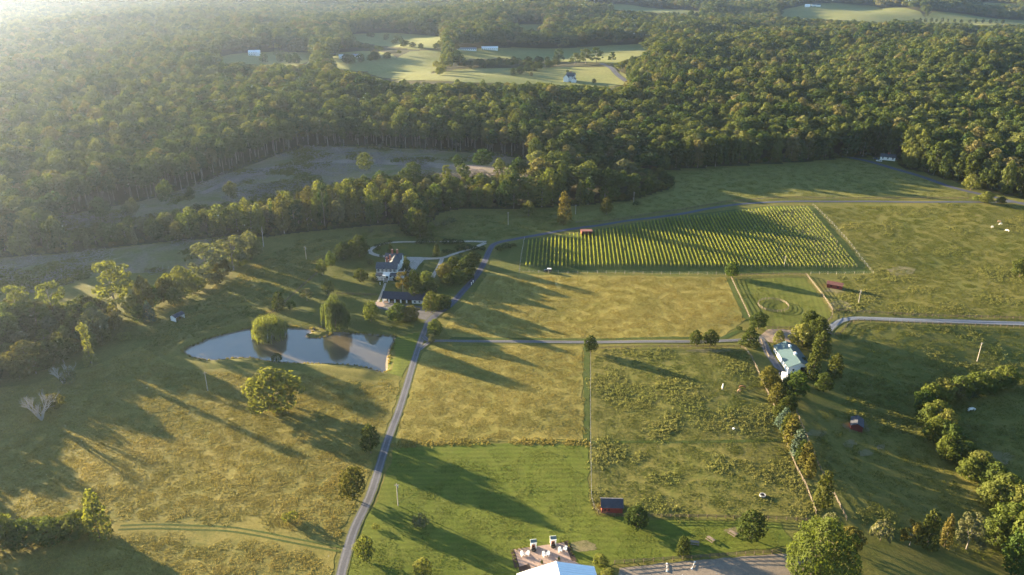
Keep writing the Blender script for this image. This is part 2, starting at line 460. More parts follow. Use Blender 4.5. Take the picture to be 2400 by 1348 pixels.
M['concrete'] = plain_mat('concrete', (.30,.29,.28), .9, .15, 2)
M['wood']     = plain_mat('weathered_wood', (.20,.155,.12), .9, .25, 3)
M['fence']    = plain_mat('fence_board', (.115,.085,.065), .9, .3, 2)
M['palefence']= plain_mat('pale_fence_board', (.18,.145,.11), .9, .25, 2)
M['pole']     = plain_mat('pole_wood', (.38,.33,.29), .9, .15, 3)
M['bark']     = plain_mat('bark', (.12,.095,.075), .95, .3, 1.5, .4)
M['palebark'] = plain_mat('pale_bark', (.20,.175,.15), .95, .25, 1.0, .3)
M['deadwood'] = plain_mat('bleached_wood', (.30,.275,.26), .9, .15, 2)
M['metal']    = plain_mat('galvanised_metal', (.45,.46,.47), .35, .1, 3, 0, .8)
M['rubber']   = plain_mat('tyre_rubber', (.02,.02,.02), .8, .2)
M['carblack'] = plain_mat('dark_car_paint', (.02,.025,.035), .25, .05, 1, 0, 0, .6)
M['carwhite'] = plain_mat('white_car_paint', (.75,.75,.74), .3, .03, 1, 0, 0, .5)
M['solar']    = plain_mat('blue_grey_sheet', (.16,.19,.25), .3, .1)
M['hidebrown']= plain_mat('brown_hide', (.20,.09,.045), .8, .2, 2)
M['hidetan']  = plain_mat('tan_hide', (.48,.30,.18), .8, .15, 2)
M['hidewhite']= plain_mat('white_hide', (.70,.66,.60), .8, .08, 2)
M['hidedark'] = plain_mat('dark_hide', (.03,.025,.022), .8, .2, 2)
# foliage
M['leaf']     = leaf_mat('deciduous_leaves', (.048,.076,.023), (.105,.120,.038), (.110,.10,.034), .38)
M['leafforest'] = leaf_mat('forest_leaves', (.030,.054,.020), (.102,.114,.038), (.115,.104,.045), .30, .10)
M['leafyellow'] = leaf_mat('yellow_green_leaves', (.102,.116,.036), (.142,.144,.048), None, .42)
M['leafdark'] = leaf_mat('dark_green_leaves', (.036,.052,.018), (.055,.066,.020), None, .28)
M['leafblue'] = leaf_mat('blue_green_needles', (.055,.082,.068), (.07,.095,.08), None, .2)
M['leafgrey'] = leaf_mat('grey_green_leaves', (.105,.112,.066), (.135,.132,.080), None, .36)
M['leafcedar']= leaf_mat('cedar_leaves', (.050,.062,.018), (.10,.085,.025), None, .25)
M['leafbronze']= leaf_mat('bronze_leaves', (.095,.080,.028), (.110,.092,.032), None, .3)
M['willow']   = leaf_mat('willow_leaves', (.15,.165,.050), (.17,.18,.06), None, .4)
M['willowgrey'] = leaf_mat('grey_willow_leaves', (.085,.102,.050), (.098,.112,.056), None, .35)
M['vine']     = leaf_mat('vine_leaves', (.20,.23,.05), (.26,.27,.065), None, .45, .5)
M['weed']     = blade_mat('weed_leaves', (.165,.178,.055), (.205,.200,.068), .58)
M['drygrass'] = blade_mat('dry_grass_blades', (.198,.172,.046), (.268,.212,.062))
M['greengrass'] = blade_mat('green_grass_blades', (.088,.104,.020), (.125,.126,.028))
M['slash']    = plain_mat('cut_branches', (.19,.165,.16), .95, .3, 1)
def water_mat():
    m, nt = new_mat('pond_water'); p = pos(nt)
    f = noise(nt, p, .06, 3, .5)
    c = mixc(nt, ramp(nt, f, .3, .7), (.085,.070,.045), (.11,.088,.055))
    nr = bumpn(nt, noise(nt, p, 1.6, 3, .6), .025, .05)
    pr = N(nt, 'ShaderNodeBsdfPrincipled'); nt.links.new(c, pr.inputs['Base Color']); nt.links.new(nr, pr.inputs['Normal'])
    pr.inputs['Roughness'].default_value = .03; pr.inputs['IOR'].default_value = 1.5; pr.inputs['Specular IOR Level'].default_value = 1.0
    out(nt, pr.outputs[0]); return m
M['water'] = water_mat()

M['worn'] = grass_mat('worn_grass', (.155,.135,.075), (.125,.118,.045), (.175,.150,.09), .08, .45, 1.6, .5)
M['court'] = plain_mat('gravel_court', (.31,.285,.255), .95, .14, 1.2, .4)
M['leafbright'] = leaf_mat('bright_green_leaves', (.066,.090,.026), (.100,.116,.034), None, .42)
M['mud'] = plain_mat('shore_mud', (.15,.115,.08), .8, .3, 1.0, .5)
M['skid'] = grass_mat('skid_track', (.21,.17,.16), (.16,.145,.105), (.25,.20,.19), .03, .12, .8, .6)
M['leafpale'] = leaf_mat('pale_leaves', (.105,.118,.052), (.130,.136,.062), None, .34)
# ---------------------------------------------------------------- open land (pixel outlines on the ground)
CLEAR1_PX = [(90,528),(190,498),(330,472),(470,432),(560,397),(640,367),(720,345),(850,344),(1000,351),(1150,361),(1238,376),
             (1258,398),(1240,412),(1100,408),(960,406),(880,412),(760,432),(690,448),(600,462),(500,476),(400,490),(300,508),(180,530)]
CLEAR1 = GP(CLEAR1_PX)
FARM = GP([(-500,650),(0,604),(160,592),(360,570),(560,550),(625,556),(680,548),(760,540),(860,530),(930,524),(960,560),(985,548),
           (1030,500),(1075,490),(1180,490),(1250,487),(1340,483),(1480,470),(1572,442),(1578,425),(1540,403),(1620,394),(1760,386),(1900,378),
           (1985,370),(2040,366),(2100,372),(2112,392),(2200,414),(2300,446),(2400,466),(2700,520),(3300,1600),(-1300,1600)])
FARCLEAR_PX = {
 'farmhouse_meadow': [(925,190),(1000,176),(1080,162),(1190,160),(1300,158),(1420,158),(1462,172),(1485,196),(1430,203),(1290,200),(1100,194)],
 'pale_hay_field': [(812,82),(900,77),(980,82),(1046,86),(1046,113),(960,116),(870,104),(820,96)],
 'middle_far_field': [(905,150),(960,121),(1040,119),(1043,150),(1000,178),(930,186),(890,182),(860,170)],
 'upper_far_field': [(1062,116),(1200,112),(1320,114),(1500,104),(1545,112),(1500,132),(1440,150),(1300,144),(1180,137),(1075,140)],
 'hazy_field': [(478,146),(540,128),(640,122),(730,123),(745,134),(700,156),(600,152)],
 'west_far_field': [(790,124),(850,120),(920,128),(930,142),(880,168),(800,166),(770,146)],
 'hilltop_field': [(1820,27),(1880,13),(1960,8),(2050,14),(2075,28),(2140,46),(2060,56),(1920,46),(1830,40)],
 'ridge_field': [(2075,17),(2155,27),(2170,44),(2130,48),(2060,30)],
 'tan_far_field': [(2185,29),(2260,33),(2360,46),(2460,50),(2460,64),(2330,60),(2150,54)],
 'hidden_field': [(2190,92),(2280,97),(2345,107),(2330,112),(2250,104)],
 'lane_field': [(2335,142),(2420,152),(2420,158),(2350,150)],
 'sunny_glade': [(1190,60),(1285,58),(1280,70),(1200,72)],
 'far_strip': [(1370,10),(1480,12),(1570,22),(1650,30),(1640,38),(1540,30),(1380,18)],
 'east_far_field': [(2270,5),(2360,8),(2420,16),(2300,16)],
}
FARCLEAR = {k: GP(v) for k, v in FARCLEAR_PX.items()}

# ---------------------------------------------------------------- ground sheet
def axis_coords(lo, a, b, hi, fine, grow, mid=None):
    c = list(np.arange(a, b + fine, fine)); s = fine; x = c[-1]
    while x < hi: s = min(s * grow, 700); x += s; c.append(x)
    s = fine; x = c[0]; pre = []
    while x > lo: s = min(s * grow, 700); x -= s; pre.append(x)
    return np.array(pre[::-1] + c)
gx = axis_coords(-13000, -185, 205, 13000, 1.7, 1.035)
gy = axis_coords(-3000, 158, 470, 14500, 1.7, 1.03)
GX, GY = np.meshgrid(gx, gy); GZ = HT(GX.ravel(), GY.ravel())
nx, ny = len(gx), len(gy)
ii = (np.arange(ny - 1)[:, None] * nx + np.arange(nx - 1)[None, :]).ravel()
F = np.stack([ii, ii + 1, ii + nx + 1, ii + nx], 1)
# wooded ground gets the forest-floor material
cxm = (GX[:-1, :-1] + GX[1:, 1:]).ravel() / 2; cym = (GY[:-1, :-1] + GY[1:, 1:]).ravel() / 2
fm = np.zeros(len(F), int)
opn = poly_in(FARM, cxm, cym) | poly_in(CLEAR1, cxm, cym)
for P in FARCLEAR.values(): opn |= poly_in(P, cxm, cym)
fm[~opn & (cym > 300)] = 1
ground = link('ground', mk('ground', np.stack([GX.ravel(), GY.ravel(), GZ], 1), F, [M['ground'], M['forestfloor']], fm, True))
tag(ground, 'rolling green pasture ground running out to the wooded horizon', 'ground', kind='structure')

# ---------------------------------------------------------------- draped sheets
def drape(name, P, mat, lift, label, cat, step=3.0, wob=.35, kind='structure'):
    P = np.asarray(P, float); rng = np.random.default_rng(len(name) * 31 + len(P))
    B = []
    n = len(P)
    for i in range(n):
        a, b = P[i], P[(i + 1) % n]; k = max(1, int(np.linalg.norm(b - a) / step))
        nrm = np.array([-(b - a)[1], (b - a)[0]]); nrm /= (np.linalg.norm(nrm) + 1e-9)
        for j in range(k):
            q = a + (b - a) * j / k
            B.append(q + nrm * rng.normal(0, wob) * (0 if j == 0 else 1))
    B = np.array(B)
    x0, y0 = B.min(0); x1, y1 = B.max(0)
    xs, ys = np.meshgrid(np.arange(x0, x1, step), np.arange(y0, y1, step)); xs = xs.ravel(); ys = ys.ravel()
    ins = poly_in(B, xs, ys); xs, ys = xs[ins], ys[ins]
    far = seg_dist(B, xs, ys) > step * .5; I = np.stack([xs[far], ys[far]], 1)
    A = np.vstack([B, I]); m = len(B)
    v2, e, f, *_ = delaunay_2d_cdt([Vector(p) for p in A], [(i, (i + 1) % m) for i in range(m)], [list(range(m))], 1, 1e-4)
    V = np.array([(p.x, p.y) for p in v2]); Z = HT(V[:, 0], V[:, 1]) + lift
    tris = [t if (V[t[1]][0]-V[t[0]][0])*(V[t[2]][1]-V[t[0]][1])-(V[t[1]][1]-V[t[0]][1])*(V[t[2]][0]-V[t[0]][0]) > 0 else t[::-1] for t in f]
    o = link(name, mk(name, np.column_stack([V, Z]), tris, [mat], None, True))
    return tag(o, label, cat, kind=kind)

def ribbon(name, pts, width, mat, lift, label, cat, step=2.0, crown=.03, parent=None):
    C = smooth_open(pts, step); n = len(C)
    T = np.gradient(C, axis=0); T /= np.linalg.norm(T, axis=1)[:, None]; Nn = np.stack([-T[:, 1], T[:, 0]], 1)
    if np.isscalar(width): W = np.full(n, float(width))
    else: W = np.interp(np.linspace(0, 1, n), np.linspace(0, 1, len(width)), width)
    rng = np.random.default_rng(n); k = 6; V = []
    for j in range(k):
        u = j / (k - 1) - .5
        off = Nn * (W * u)[:, None]
        if j in (0, k - 1): off = off * (1 + rng.normal(0, .03, n))[:, None]
        q = C + off; V.append(np.column_stack([q, HT(q[:, 0], q[:, 1]) + lift + crown * (1 - (2 * u) ** 2)]))
    V = np.stack(V, 1).reshape(-1, 3)
    i = (np.arange(n - 1)[:, None] * k + np.arange(k - 1)[None, :]).ravel()
    F = np.stack([i, i + k, i + k + 1, i + 1], 1)
    a, b, c = V[F[0][0]], V[F[0][1]], V[F[0][2]]
    if np.cross(b - a, c - a)[2] < 0: F = F[:, ::-1]
    me = mk(name, V, F, [mat], None, True); at = me.attributes.new('across', 'FLOAT', 'POINT'); at.data.foreach_set('value', np.tile(np.linspace(0, 1, k), n).astype(np.float32))
    o = link(name, me, parent)
    if label: tag(o, label, cat, kind='structure')
    return o

FIELD = {}
def field(name, px, mat, lift, label, cat='field', step=3.0, wob=.35):
    FIELD[name] = GP(px); return drape(name, FIELD[name], M[mat], lift, label, cat, step, wob)
field('meadow', [(-260,930),(60,905),(240,850),(330,812),(395,848),(470,864),(640,866),(780,874),(872,892),(938,890),(925,950),(893,1040),(866,1110),(836,1170),(790,1260),(776,1348),(770,1400),(-420,1400)], 'meadow', .05,
      'dry golden brown meadow west of the lane and below the pond', 'meadow')
field('cleared_field', [(90,528),(190,498),(330,472),(470,432),(560,397),(640,367),(720,345),(850,344),(1000,351),(1150,361),(1238,376),(1262,400),(1240,425),(1100,440),(880,448),(690,480),(500,508),(300,535),(150,548)], 'clearcut', .06,
      'upper felled clearing strewn with grey branches below the tall tree wall', 'clearing', 4.0)
field('cleared_strip', [(-300,680),(0,606),(160,594),(360,572),(560,552),(600,560),(560,585),(480,612),(440,640),(330,640),(250,640),(150,668),(60,690),(0,690),(-200,740)], 'clearcut', .06,
      'lower felled strip of bare purple grey ground between two tree belts', 'clearing', 4.0)
field('house_lawn', [(748,642),(800,600),(862,560),(985,552),(1128,560),(1140,590),(1112,648),(1050,722),(1003,752),(985,775),(928,783),(840,776),(740,766),(668,764),(636,748),(690,692)], 'lawn', .05,
      'mown lawn around the white farmhouse down to the pond', 'lawn')
field('bank_lawn', [(928,792),(985,778),(978,806),(960,850),(942,884),(908,874),(914,836)], 'mown', .055, 'narrow mown bank between the pond and the lane', 'lawn')
field('hay_meadow', [(1118,680),(1140,641),(1217,642),(1400,646),(1700,650),(1722,700),(1744,752),(1690,790),(1400,794),(1060,790),(1040,770),(1060,740)], 'hay', .05,
      'large golden hay meadow between the asphalt drive and the vineyard', 'meadow')
field('road_verge', [(1143,637),(1156,608),(1174,581),(1227,566),(1217,638)], 'lawn', .055, 'green verge between the asphalt drive and the vineyard fence', 'lawn')
field('vineyard_floor', [(1219,634),(1230,560),(1345,548),(1480,524),(1600,506),(1720,490),(1800,483),(1905,482),(1960,545),(2043,640),(1700,642),(1400,638)], 'vinefloor', .05,
      'dark green grass floor under the vineyard rows', 'vineyard')
field('pen_field', [(1718,654),(1886,650),(1920,692),(1947,735),(1930,762),(1790,772),(1762,750),(1736,698)], 'pen', .05,
      'striped mown paddock around the round pen', 'paddock')
field('lower_hay_meadow', [(992,826),(1030,812),(1200,810),(1364,812),(1367,1030),(1150,1034),(927,1043),(946,972),(968,880)], 'hay', .05,
      'golden hay meadow south of the gravel lane beside the rough paddock', 'meadow')
field('mown_field', [(924,1050),(1150,1040),(1378,1044),(1384,1180),(1400,1210),(1560,1218),(1830,1226),(1860,1280),(1600,1308),(1440,1322),(1400,1348),(1380,1400),(812,1400),(826,1296),(852,1236),(886,1172),(908,1100)], 'mown', .05,
      'bright green mown field with tyre stripes above the patio', 'field')
field('rough_paddock', [(1387,826),(1560,818),(1742,820),(1790,905),(1836,1020),(1882,1130),(1908,1206),(1700,1210),(1460,1206),(1404,1198),(1389,1170),(1388,1040)], 'paddock', .05,
      'rough weedy paddock with grazing horses', 'paddock')
field('upper_field', [(1345,505),(1400,492),(1580,448),(1582,428),(1548,405),(1760,389),(1985,372),(2070,392),(2180,424),(2270,452),(2270,464),(1900,462),(1800,463),(1700,470),(1600,490),(1500,505),(1420,518),(1350,520)], 'upfield', .05,
      'smooth green field below the dark wood and above the asphalt road', 'field', 4.0)
for nm, P in FARCLEAR.items():
    drape(nm, P, M['farfield'], .35, 'distant open ' + nm.replace('_', ' ') + ' among the woods', 'field', max(15.0, np.hypot(*P.mean(0)) * .01), 1.5)

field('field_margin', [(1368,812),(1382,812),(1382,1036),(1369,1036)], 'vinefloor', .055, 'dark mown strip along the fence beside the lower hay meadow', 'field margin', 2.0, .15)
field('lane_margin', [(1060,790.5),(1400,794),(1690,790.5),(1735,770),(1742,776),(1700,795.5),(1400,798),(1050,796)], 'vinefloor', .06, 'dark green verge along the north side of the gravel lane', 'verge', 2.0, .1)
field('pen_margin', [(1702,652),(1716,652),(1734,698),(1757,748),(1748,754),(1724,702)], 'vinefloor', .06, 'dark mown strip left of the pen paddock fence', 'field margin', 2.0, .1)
# water
wp = POND + (POND - POND.mean(0)) / np.linalg.norm(POND - POND.mean(0), axis=1)[:, None] * 2.2
B = [Vector((p[0], p[1])) for p in wp]; m_ = len(B)
v2, e, f, *_ = delaunay_2d_cdt(B, [(i, (i + 1) % m_) for i in range(m_)], [list(range(m_))], 1, 1e-4)
Vw = [(p.x, p.y, WATER_Z) for p in v2]
tr = [t if (Vw[t[1]][0]-Vw[t[0]][0])*(Vw[t[2]][1]-Vw[t[0]][1])-(Vw[t[1]][1]-Vw[t[0]][1])*(Vw[t[2]][0]-Vw[t[0]][0]) > 0 else t[::-1] for t in f]
pond = link('pond_water', mk('pond_water', Vw, tr, [M['water']]))
tag(pond, 'still pond reflecting the sky and two willows', 'pond', kind='structure')

shore = ribbon('pond_shore', np.vstack([POND, POND[:1]]), [1.8, 1.1, 1.6, 2.2, 1.2, 1.5, 1.8], M['mud'], .03, 'muddy brown margin around the pond', 'shore', 1.5, .0)
# ---------------------------------------------------------------- roads
LANE = [(792,1400),(801,1340),(817,1282),(834,1232),(866,1165),(888,1098),(909,1031),(934,965),(953,905),(969,851),(982,811),(992,784),(1002,757)]
ribbon('lane', GP(LANE), [3.6, 3.6, 3.5, 3.2, 3.4], M['lane'], .10, 'long grey gravel lane climbing from the bottom edge to the stable', 'road')
DRIVE = [(1002,757),(1022,738),(1054,716),(1084,684),(1114,650),(1134,617),(1146,590),(1160,572),(1200,562),(1267,550),(1334,538),(1401,529),(1468,518),(1534,510),(1600,501),(1667,488),(1733,479),(1800,474.5),(1900,472.5),(2034,472.5),(2167,474),(2284,474),(2368,474),(2440,480)]
ribbon('asphalt_drive', GP(DRIVE), [4.4, 4.0, 3.6, 3.6, 3.6, 3.6], M['asphalt'], .115, 'dark asphalt drive curving past the house and along the vineyard', 'road')
WOODROAD = GP([(1960,364),(1989,369),(2034,378),(2101,397),(2168,417),(2234,440),(2310,458),(2380,474),(2450,490)])
ribbon('wood_road', WOODROAD, 6.0, M['asphalt'], .10, 'dark asphalt road running beside the wood at the upper right', 'road')
ribbon('farm_lane', GP([(984,820),(1004,804),(1024,799.5),(1134,800.5),(1368,802.5),(1600,801),(1700,799),(1737,797),(1790,792)]), [2.2,2.6,2.8,2.8,2.8,2.8], M['lane'], .13, 'straight gravel lane running from the junction to the barn yard', 'road')
ribbon('lane_spur', GP([(993,790),(1003,798),(1022,800)]), 3.0, M['lane'], .145, 'short gravel spur at the lane junction', 'road')
ribbon('gravel_drive', GP([(1928,792),(1941,776),(1956,761),(1975,751),(2001,746.5),(2067,748),(2168,752),(2268,754.5),(2400,759),(2480,763)]), [3.6,3.8,4.2,4.4,4.0,3.8], M['bluegravel'], .11, 'pale blue grey gravel drive leading right from the barn yard', 'road')
ribbon('barn_track', GP([(1784,796),(1792,810),(1803,832),(1818,853),(1836,880),(1846,900)]), 4.2, M['lane'], .12, 'worn dirt track along the west side of the barn', 'path')
drape('barn_yard', GP([(1778,792),(1800,772),(1850,774),(1900,776),(1935,780),(1925,800),(1880,800),(1830,806),(1800,802)]), M['dirt'], .085, 'bare dirt yard in front of the barn', 'yard', 3.0)
ribbon('loop_drive', GP([(1140,567),(1105,566),(1060,566.5),(981,567),(939,567.5),(903,570.5),(878,579),(867,587),(871,594),(890,600),(915,602)]), [3.4,2.6,2.4,2.4,3.2,3.4], M['gravel'], .10, 'pale gravel drive looping around behind the farmhouse', 'road')
ribbon('front_drive', GP([(1137,570),(1125,575),(1103,584),(1066,595),(1040,604),(1010,606.5),(975,606),(945,606)]), [3.6,2.6,2.6,2.8,4.2,5.2], M['gravel'], .115, 'pale gravel drive from the asphalt junction to the farmhouse court', 'road')
drape('gravel_court', GP([(953,603),(998,604),(986,618),(977,630),(962,645),(952,646),(947,640),(958,626),(962,614)]), M['court'], .125, 'pale gravel court beside the farmhouse', 'yard', 2.5, .15)
ribbon('garden_drive', GP([(1036,606),(1033,615),(1026,630),(1017,644),(1012,654)]), 2.8, M['gravel'], .13, 'short pale gravel drive along the garden shrubs', 'road')
ribbon('house_path', GP([(903,664),(898,680),(891,697),(886,708)]), 1.5, M['gravel'], .11, 'narrow path from the farmhouse steps to the stable', 'path', 1.5)
drape('stable_court', GP([(879,709),(893,710),(960,715),(1000,722),(1030,730),(1012,752),(985,748),(940,735),(882,722)]), M['paving'], .095, 'dark paved court in front of the stable', 'yard', 3.0, .15)
drape('brick_apron', GP([(880,708),(895,709),(905,718),(884,722)]), M['brickpave'], .12, 'reddish brick apron at the corner of the stable', 'yard', 2.0, .1)
drape('riding_arena', GP([(1452,1332),(1600,1316),(1835,1298),(1900,1310),(1930,1400),(1440,1400)]), M['sand'], .09, 'grey sand riding arena at the bottom edge', 'arena', 3.0, .2)
ribbon('far_lane', GP([(1408,150),(1432,160),(1447,176),(1470,193)]), 8.0, M['asphalt'], .6, 'dark lane curving past the distant farmhouse', 'road', 8.0)
ribbon('skid_track', GP([(470,455),(560,418),(640,396),(740,382),(850,378),(960,383),(1060,391),(1160,398),(1235,402)]), [5, 9, 12, 10, 14, 12, 16, 10], M['skid'], .10, 'mauve grey skid track through the upper felled clearing', 'track', 4.0)
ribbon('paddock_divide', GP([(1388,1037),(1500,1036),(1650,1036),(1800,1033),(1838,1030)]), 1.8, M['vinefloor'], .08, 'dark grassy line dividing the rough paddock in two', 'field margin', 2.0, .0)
# wheel ruts in the left meadow
RUT = np.array([G(*p)[:2] for p in [(280,1237),(360,1234),(450,1237),(530,1240),(600,1250),(680,1266),(775,1284),(800,1288)]])
RC = smooth_open(RUT, 3.0); RT = np.gradient(RC, axis=0); RT /= np.linalg.norm(RT, axis=1)[:, None]; RN = np.stack([-RT[:, 1], RT[:, 0]], 1)
ruts = empty('farm_track', (0, 0, 0)); tag(ruts, 'pair of wheel ruts crossing the dry meadow', 'track', kind='structure')
for s_ in (-1, 1):
    ribbon('wheel_rut', RC + RN * s_ * .9, .75, M['vinefloor'], .075, None, None, 2.0, .0, ruts)
# bare and worn patches
def blob(cx, cy, rx, ry, n=18, seed=1):
    rng = np.random.default_rng(seed); a = np.linspace(0, 2 * math.pi, n, endpoint=False)
    r = 1 + rng.normal(0, .16, n); return [(cx + rx * k * math.cos(t), cy + ry * k * math.sin(t)) for t, k in zip(a, r)]
for i, (cx, cy, rx, ry, lab) in enumerate([(2110,634,34,11,'reddish bare earth patch in the right pasture'),(1968,716,26,12,'worn earth at the paddock gate'),
        (2098,0,1,1,''),(1960,680,22,7,'worn earth beside the red paddock shed'),(2008,1000,30,14,'trampled earth around the dark red shed'),(1915,1015,26,8,'trampled earth by the corridor fence'),
        (1991,1040,15,8,'grey bare patch in the shaded pasture'),(2029,1062,18,8,'earthy patch in the shaded pasture'),(2066,1048,10,6,'small pale patch in the shaded pasture'),
        (2346,1074,28,14,'grey bare hollow in the far right pasture'),(1719,1004,14,6,'worn ground around the white salt block'),(1365,1281,30,13,'worn tan patch of grass beside the patio'),
        (1720,1243,22,6,'worn earth under the dark tree by the paddock'),(1670,822,60,4,'trodden earth along the lane fence'),(1030,1000,1,1,'')]):
    if lab: drape('worn_patch', GP(blob(cx, cy, rx, ry, 20, i)), M['worn'], .075, lab, 'bare ground', 2.0, .3)
# ---------------------------------------------------------------- foliage library
def cards(rng, P, Nn, size, asp=.72):
    """irregular leaf-clump faces at points P with facing Nn"""
    n = len(P); Nn = Nn / (np.linalg.norm(Nn, axis=1)[:, None] + 1e-9)
    t = np.cross(Nn, rng.normal(size=(n, 3))); t /= (np.linalg.norm(t, axis=1)[:, None] + 1e-9)
    b = np.cross(Nn, t); s = (size * rng.uniform(.6, 1.35, n))[:, None]
    V = np.empty((n, 4, 3))
    for k, (u, v) in enumerate([(-.5, -.5), (.5, -.5), (.5, .5), (-.5, .5)]):
        ju = rng.uniform(.55, 1.25, n)[:, None]; jv = rng.uniform(.55, 1.25, n)[:, None]
        V[:, k] = P + t * s * u * ju + b * s * v * asp * jv + Nn * s * rng.normal(0, .10, n)[:, None]
    return V.reshape(-1, 3), np.arange(4 * n).reshape(n, 4)

def lobe_points(rng, lobes, dens, inner=.18, up=.35, cull=.80):
    PP, NN = [], []
    L = [(np.array(c, float), np.array(r, float)) for c, r in lobes]
    for i, (c, r) in enumerate(L):
        area = 4 * math.pi * (r.prod() ** (2 / 3)); n = max(8, int(area * dens))
        d = rng.normal(size=(n, 3)); d /= np.linalg.norm(d, axis=1)[:, None]
        keep = (d[:, 2] > -.35) | (rng.random(n) < up); d = d[keep]
        rr = rng.uniform(.82, 1.10, len(d)); ins = rng.random(len(d)) < inner; rr[ins] = rng.uniform(.35, .8, ins.sum())
        p = c + d * r * rr[:, None]; ok = np.ones(len(p), bool)
        for j, (c2, r2) in enumerate(L):
            if j != i: ok &= ~((((p - c2) / r2) ** 2).sum(1) < cull ** 2)
        nn = d / r; nn /= np.linalg.norm(nn, axis=1)[:, None]
        nn = nn * .95 + rng.normal(0, .32, nn.shape) + np.array([0, 0, .22])
        PP.append(p[ok]); NN.append(nn[ok])
    return np.vstack(PP), np.vstack(NN)

def trunk_mesh(name, rng, Ht, r, spread, z0, z1, limbs=6, mat='bark', lean=.03):
    b = MB(); ax, ay = rng.normal(0, lean * Ht, 2)
    path = lambda t: Vector((ax * t * t, ay * t * t, -.3 + (z1 + .3) * t))
    b.tube([path(t) for t in (0, .05, .3, .65, 1)], [r * 1.5, r, r * .8, r * .5, r * .16], 7)
    for k in range(limbs):
        t = .3 + .55 * (k + .5) / limbs if z0 / max(z1, .01) < .3 else z0 / z1 * .85 + (1 - z0 / z1 * .85) * (k + .3) / limbs * .8
        p = path(t); a = k * 2.4 + rng.uniform(-.4, .4); L = spread * rng.uniform(.55, .85)
        q = p + Vector((math.cos(a) * L, math.sin(a) * L, L * rng.uniform(.35, .8)))
        q.z = min(q.z, z1 * .98)
        mid = (p + q) / 2 + Vector((0, 0, L * .06)); rr = r * (1 - t * .7) * .5
        b.tube([p, mid, q], [rr, rr * .7, rr * .2], 5)
    return b.mesh(name, [M[mat]])

VAR = {}
def add_variant(kind, Ht, W, lobes, dens, card, mat, seed, tr=None, inner=.18, up=.35, cull=.8):
    rng = np.random.default_rng(seed)
    P, Nn = lobe_points(rng, lobes, dens, inner, up, cull); V, F_ = cards(rng, P, Nn, card)
    cm = mk(kind + '_crown', V, F_, [M[mat]])
    tm = trunk_mesh(kind + '_trunk', rng, *tr) if tr else None
    VAR.setdefault(kind, []).append((tm, cm, Ht, W))

def round_lobes(rng, Ht, W, z0, n, size=(.30, .42), power=.9, topw=.75):
    """lobes through an ovoid crown; z0 is the crown's foot"""
    out_ = []; ch = Ht - z0; R_ = W / 2
    for k in range(n):
        u = (k + .5) / n; z = u ** power; a = k * 2.39996 + rng.uniform(-.5, .5)
        prof = math.sqrt(max(.06, 1 - .86 * abs(2 * z - .86) ** 2.3))
        s = rng.uniform(*size) * R_ * (1.15 - .35 * z)
        rad = max(0, R_ * prof - s * .85) * rng.uniform(.70, 1.22)
        out_.append(((math.cos(a) * rad, math.sin(a) * rad, z0 + s * .7 + z * (ch - s * 1.55)), (s * 1.1, s * 1.1, s * rng.uniform(.8, 1.0))))
    out_.append(((0, 0, z0 + ch * .48), (R_ * .55, R_ * .55, ch * .40)))
    return out_

for i in range(4):      # round garden tree
    rng = np.random.default_rng(100 + i)
    add_variant('round', 10, 8, round_lobes(rng, 10, 8, .9, 24, (.28, .46)), 4.6, .55, 'leaf', 110 + i, (10, .24, 3.4, 1.2, 8.8, 7))
for i in range(3):      # broad leafy hedgerow tree, foliage to the ground
    rng = np.random.default_rng(140 + i)
    add_variant('full', 14, 11, round_lobes(rng, 14, 11, .6, 28, (.24, .44), .95), 3.0, .72, 'leaf', 150 + i, (14, .3, 4.6, 1.5, 12.6, 8))
for i in range(3):      # loose, open-crowned tree with gaps
    rng = np.random.default_rng(180 + i); L = []
    for k in range(30):
        a = rng.uniform(0, 6.28); z = rng.uniform(.25, .95); pr = math.sin(math.pi * (.18 + z * .74)) ** .7
        rad = 5.2 * pr * math.sqrt(rng.uniform(.1, 1)); s = rng.uniform(.75, 1.45)
        L.append(((math.cos(a) * rad, math.sin(a) * rad, 13 * z), (s * 1.25, s * 1.25, s * .8)))
    add_variant('open', 13.5, 11.5, L, 4.2, .6, 'leaf', 190 + i, (13, .28, 5.2, 3.0, 12.0, 12, 'palebark'), .25, .5, .6)
for i in range(4):      # forest tree with a tall bare stem
    rng = np.random.default_rng(220 + i)
    add_variant('pole', 25, 9.5, round_lobes(rng, 25, 9.5, 9.5, 13, (.36, .60), .8), 1.7, .95, 'leafforest', 230 + i, (25, .26, 3.8, 12.5, 23, 5, 'palebark', .02))
for i in range(4):      # forest tree with deep crown
    rng = np.random.default_rng(260 + i)
    add_variant('forest', 22, 11, round_lobes(rng, 22, 11, 7.0, 13, (.34, .58), .7), 1.5, 1.0, 'leafforest', 270 + i, (22, .3, 4.4, 6, 20, 5, 'palebark', .02))
for i in range(4):      # belt tree: leafy nearly to the ground, tall
    rng = np.random.default_rng(280 + i)
    add_variant('belt', 17, 9, round_lobes(rng, 17, 9, 1.2, 20, (.30, .52), .9), 2.0, .85, 'leaf', 290 + i, (17, .26, 3.8, 2.5, 15.5, 6, 'palebark', .03))
def cone_lobes(rng, Ht, W, n, bulge=.0, z0=.3):
    out_ = []
    for k in range(n):
        u = (k + .5) / n; z = u ** .85; prof = (1 - z) ** (.8 - bulge * .4) * (1 - .35 * bulge * (1 - z)) + .05; a = k * 2.39996
        s = W / 2 * (.42 * (1 - z) + .13); rad = max(0, W / 2 * prof - s * .7) * rng.uniform(.85, 1.12)
        out_.append(((math.cos(a) * rad, math.sin(a) * rad, z0 + s * .4 + z * (Ht - z0 - s)), (s, s, s * rng.uniform(.9, 1.25))))
    out_.append(((0, 0, Ht * .40), (W * .20, W * .20, Ht * .38)))
    return out_
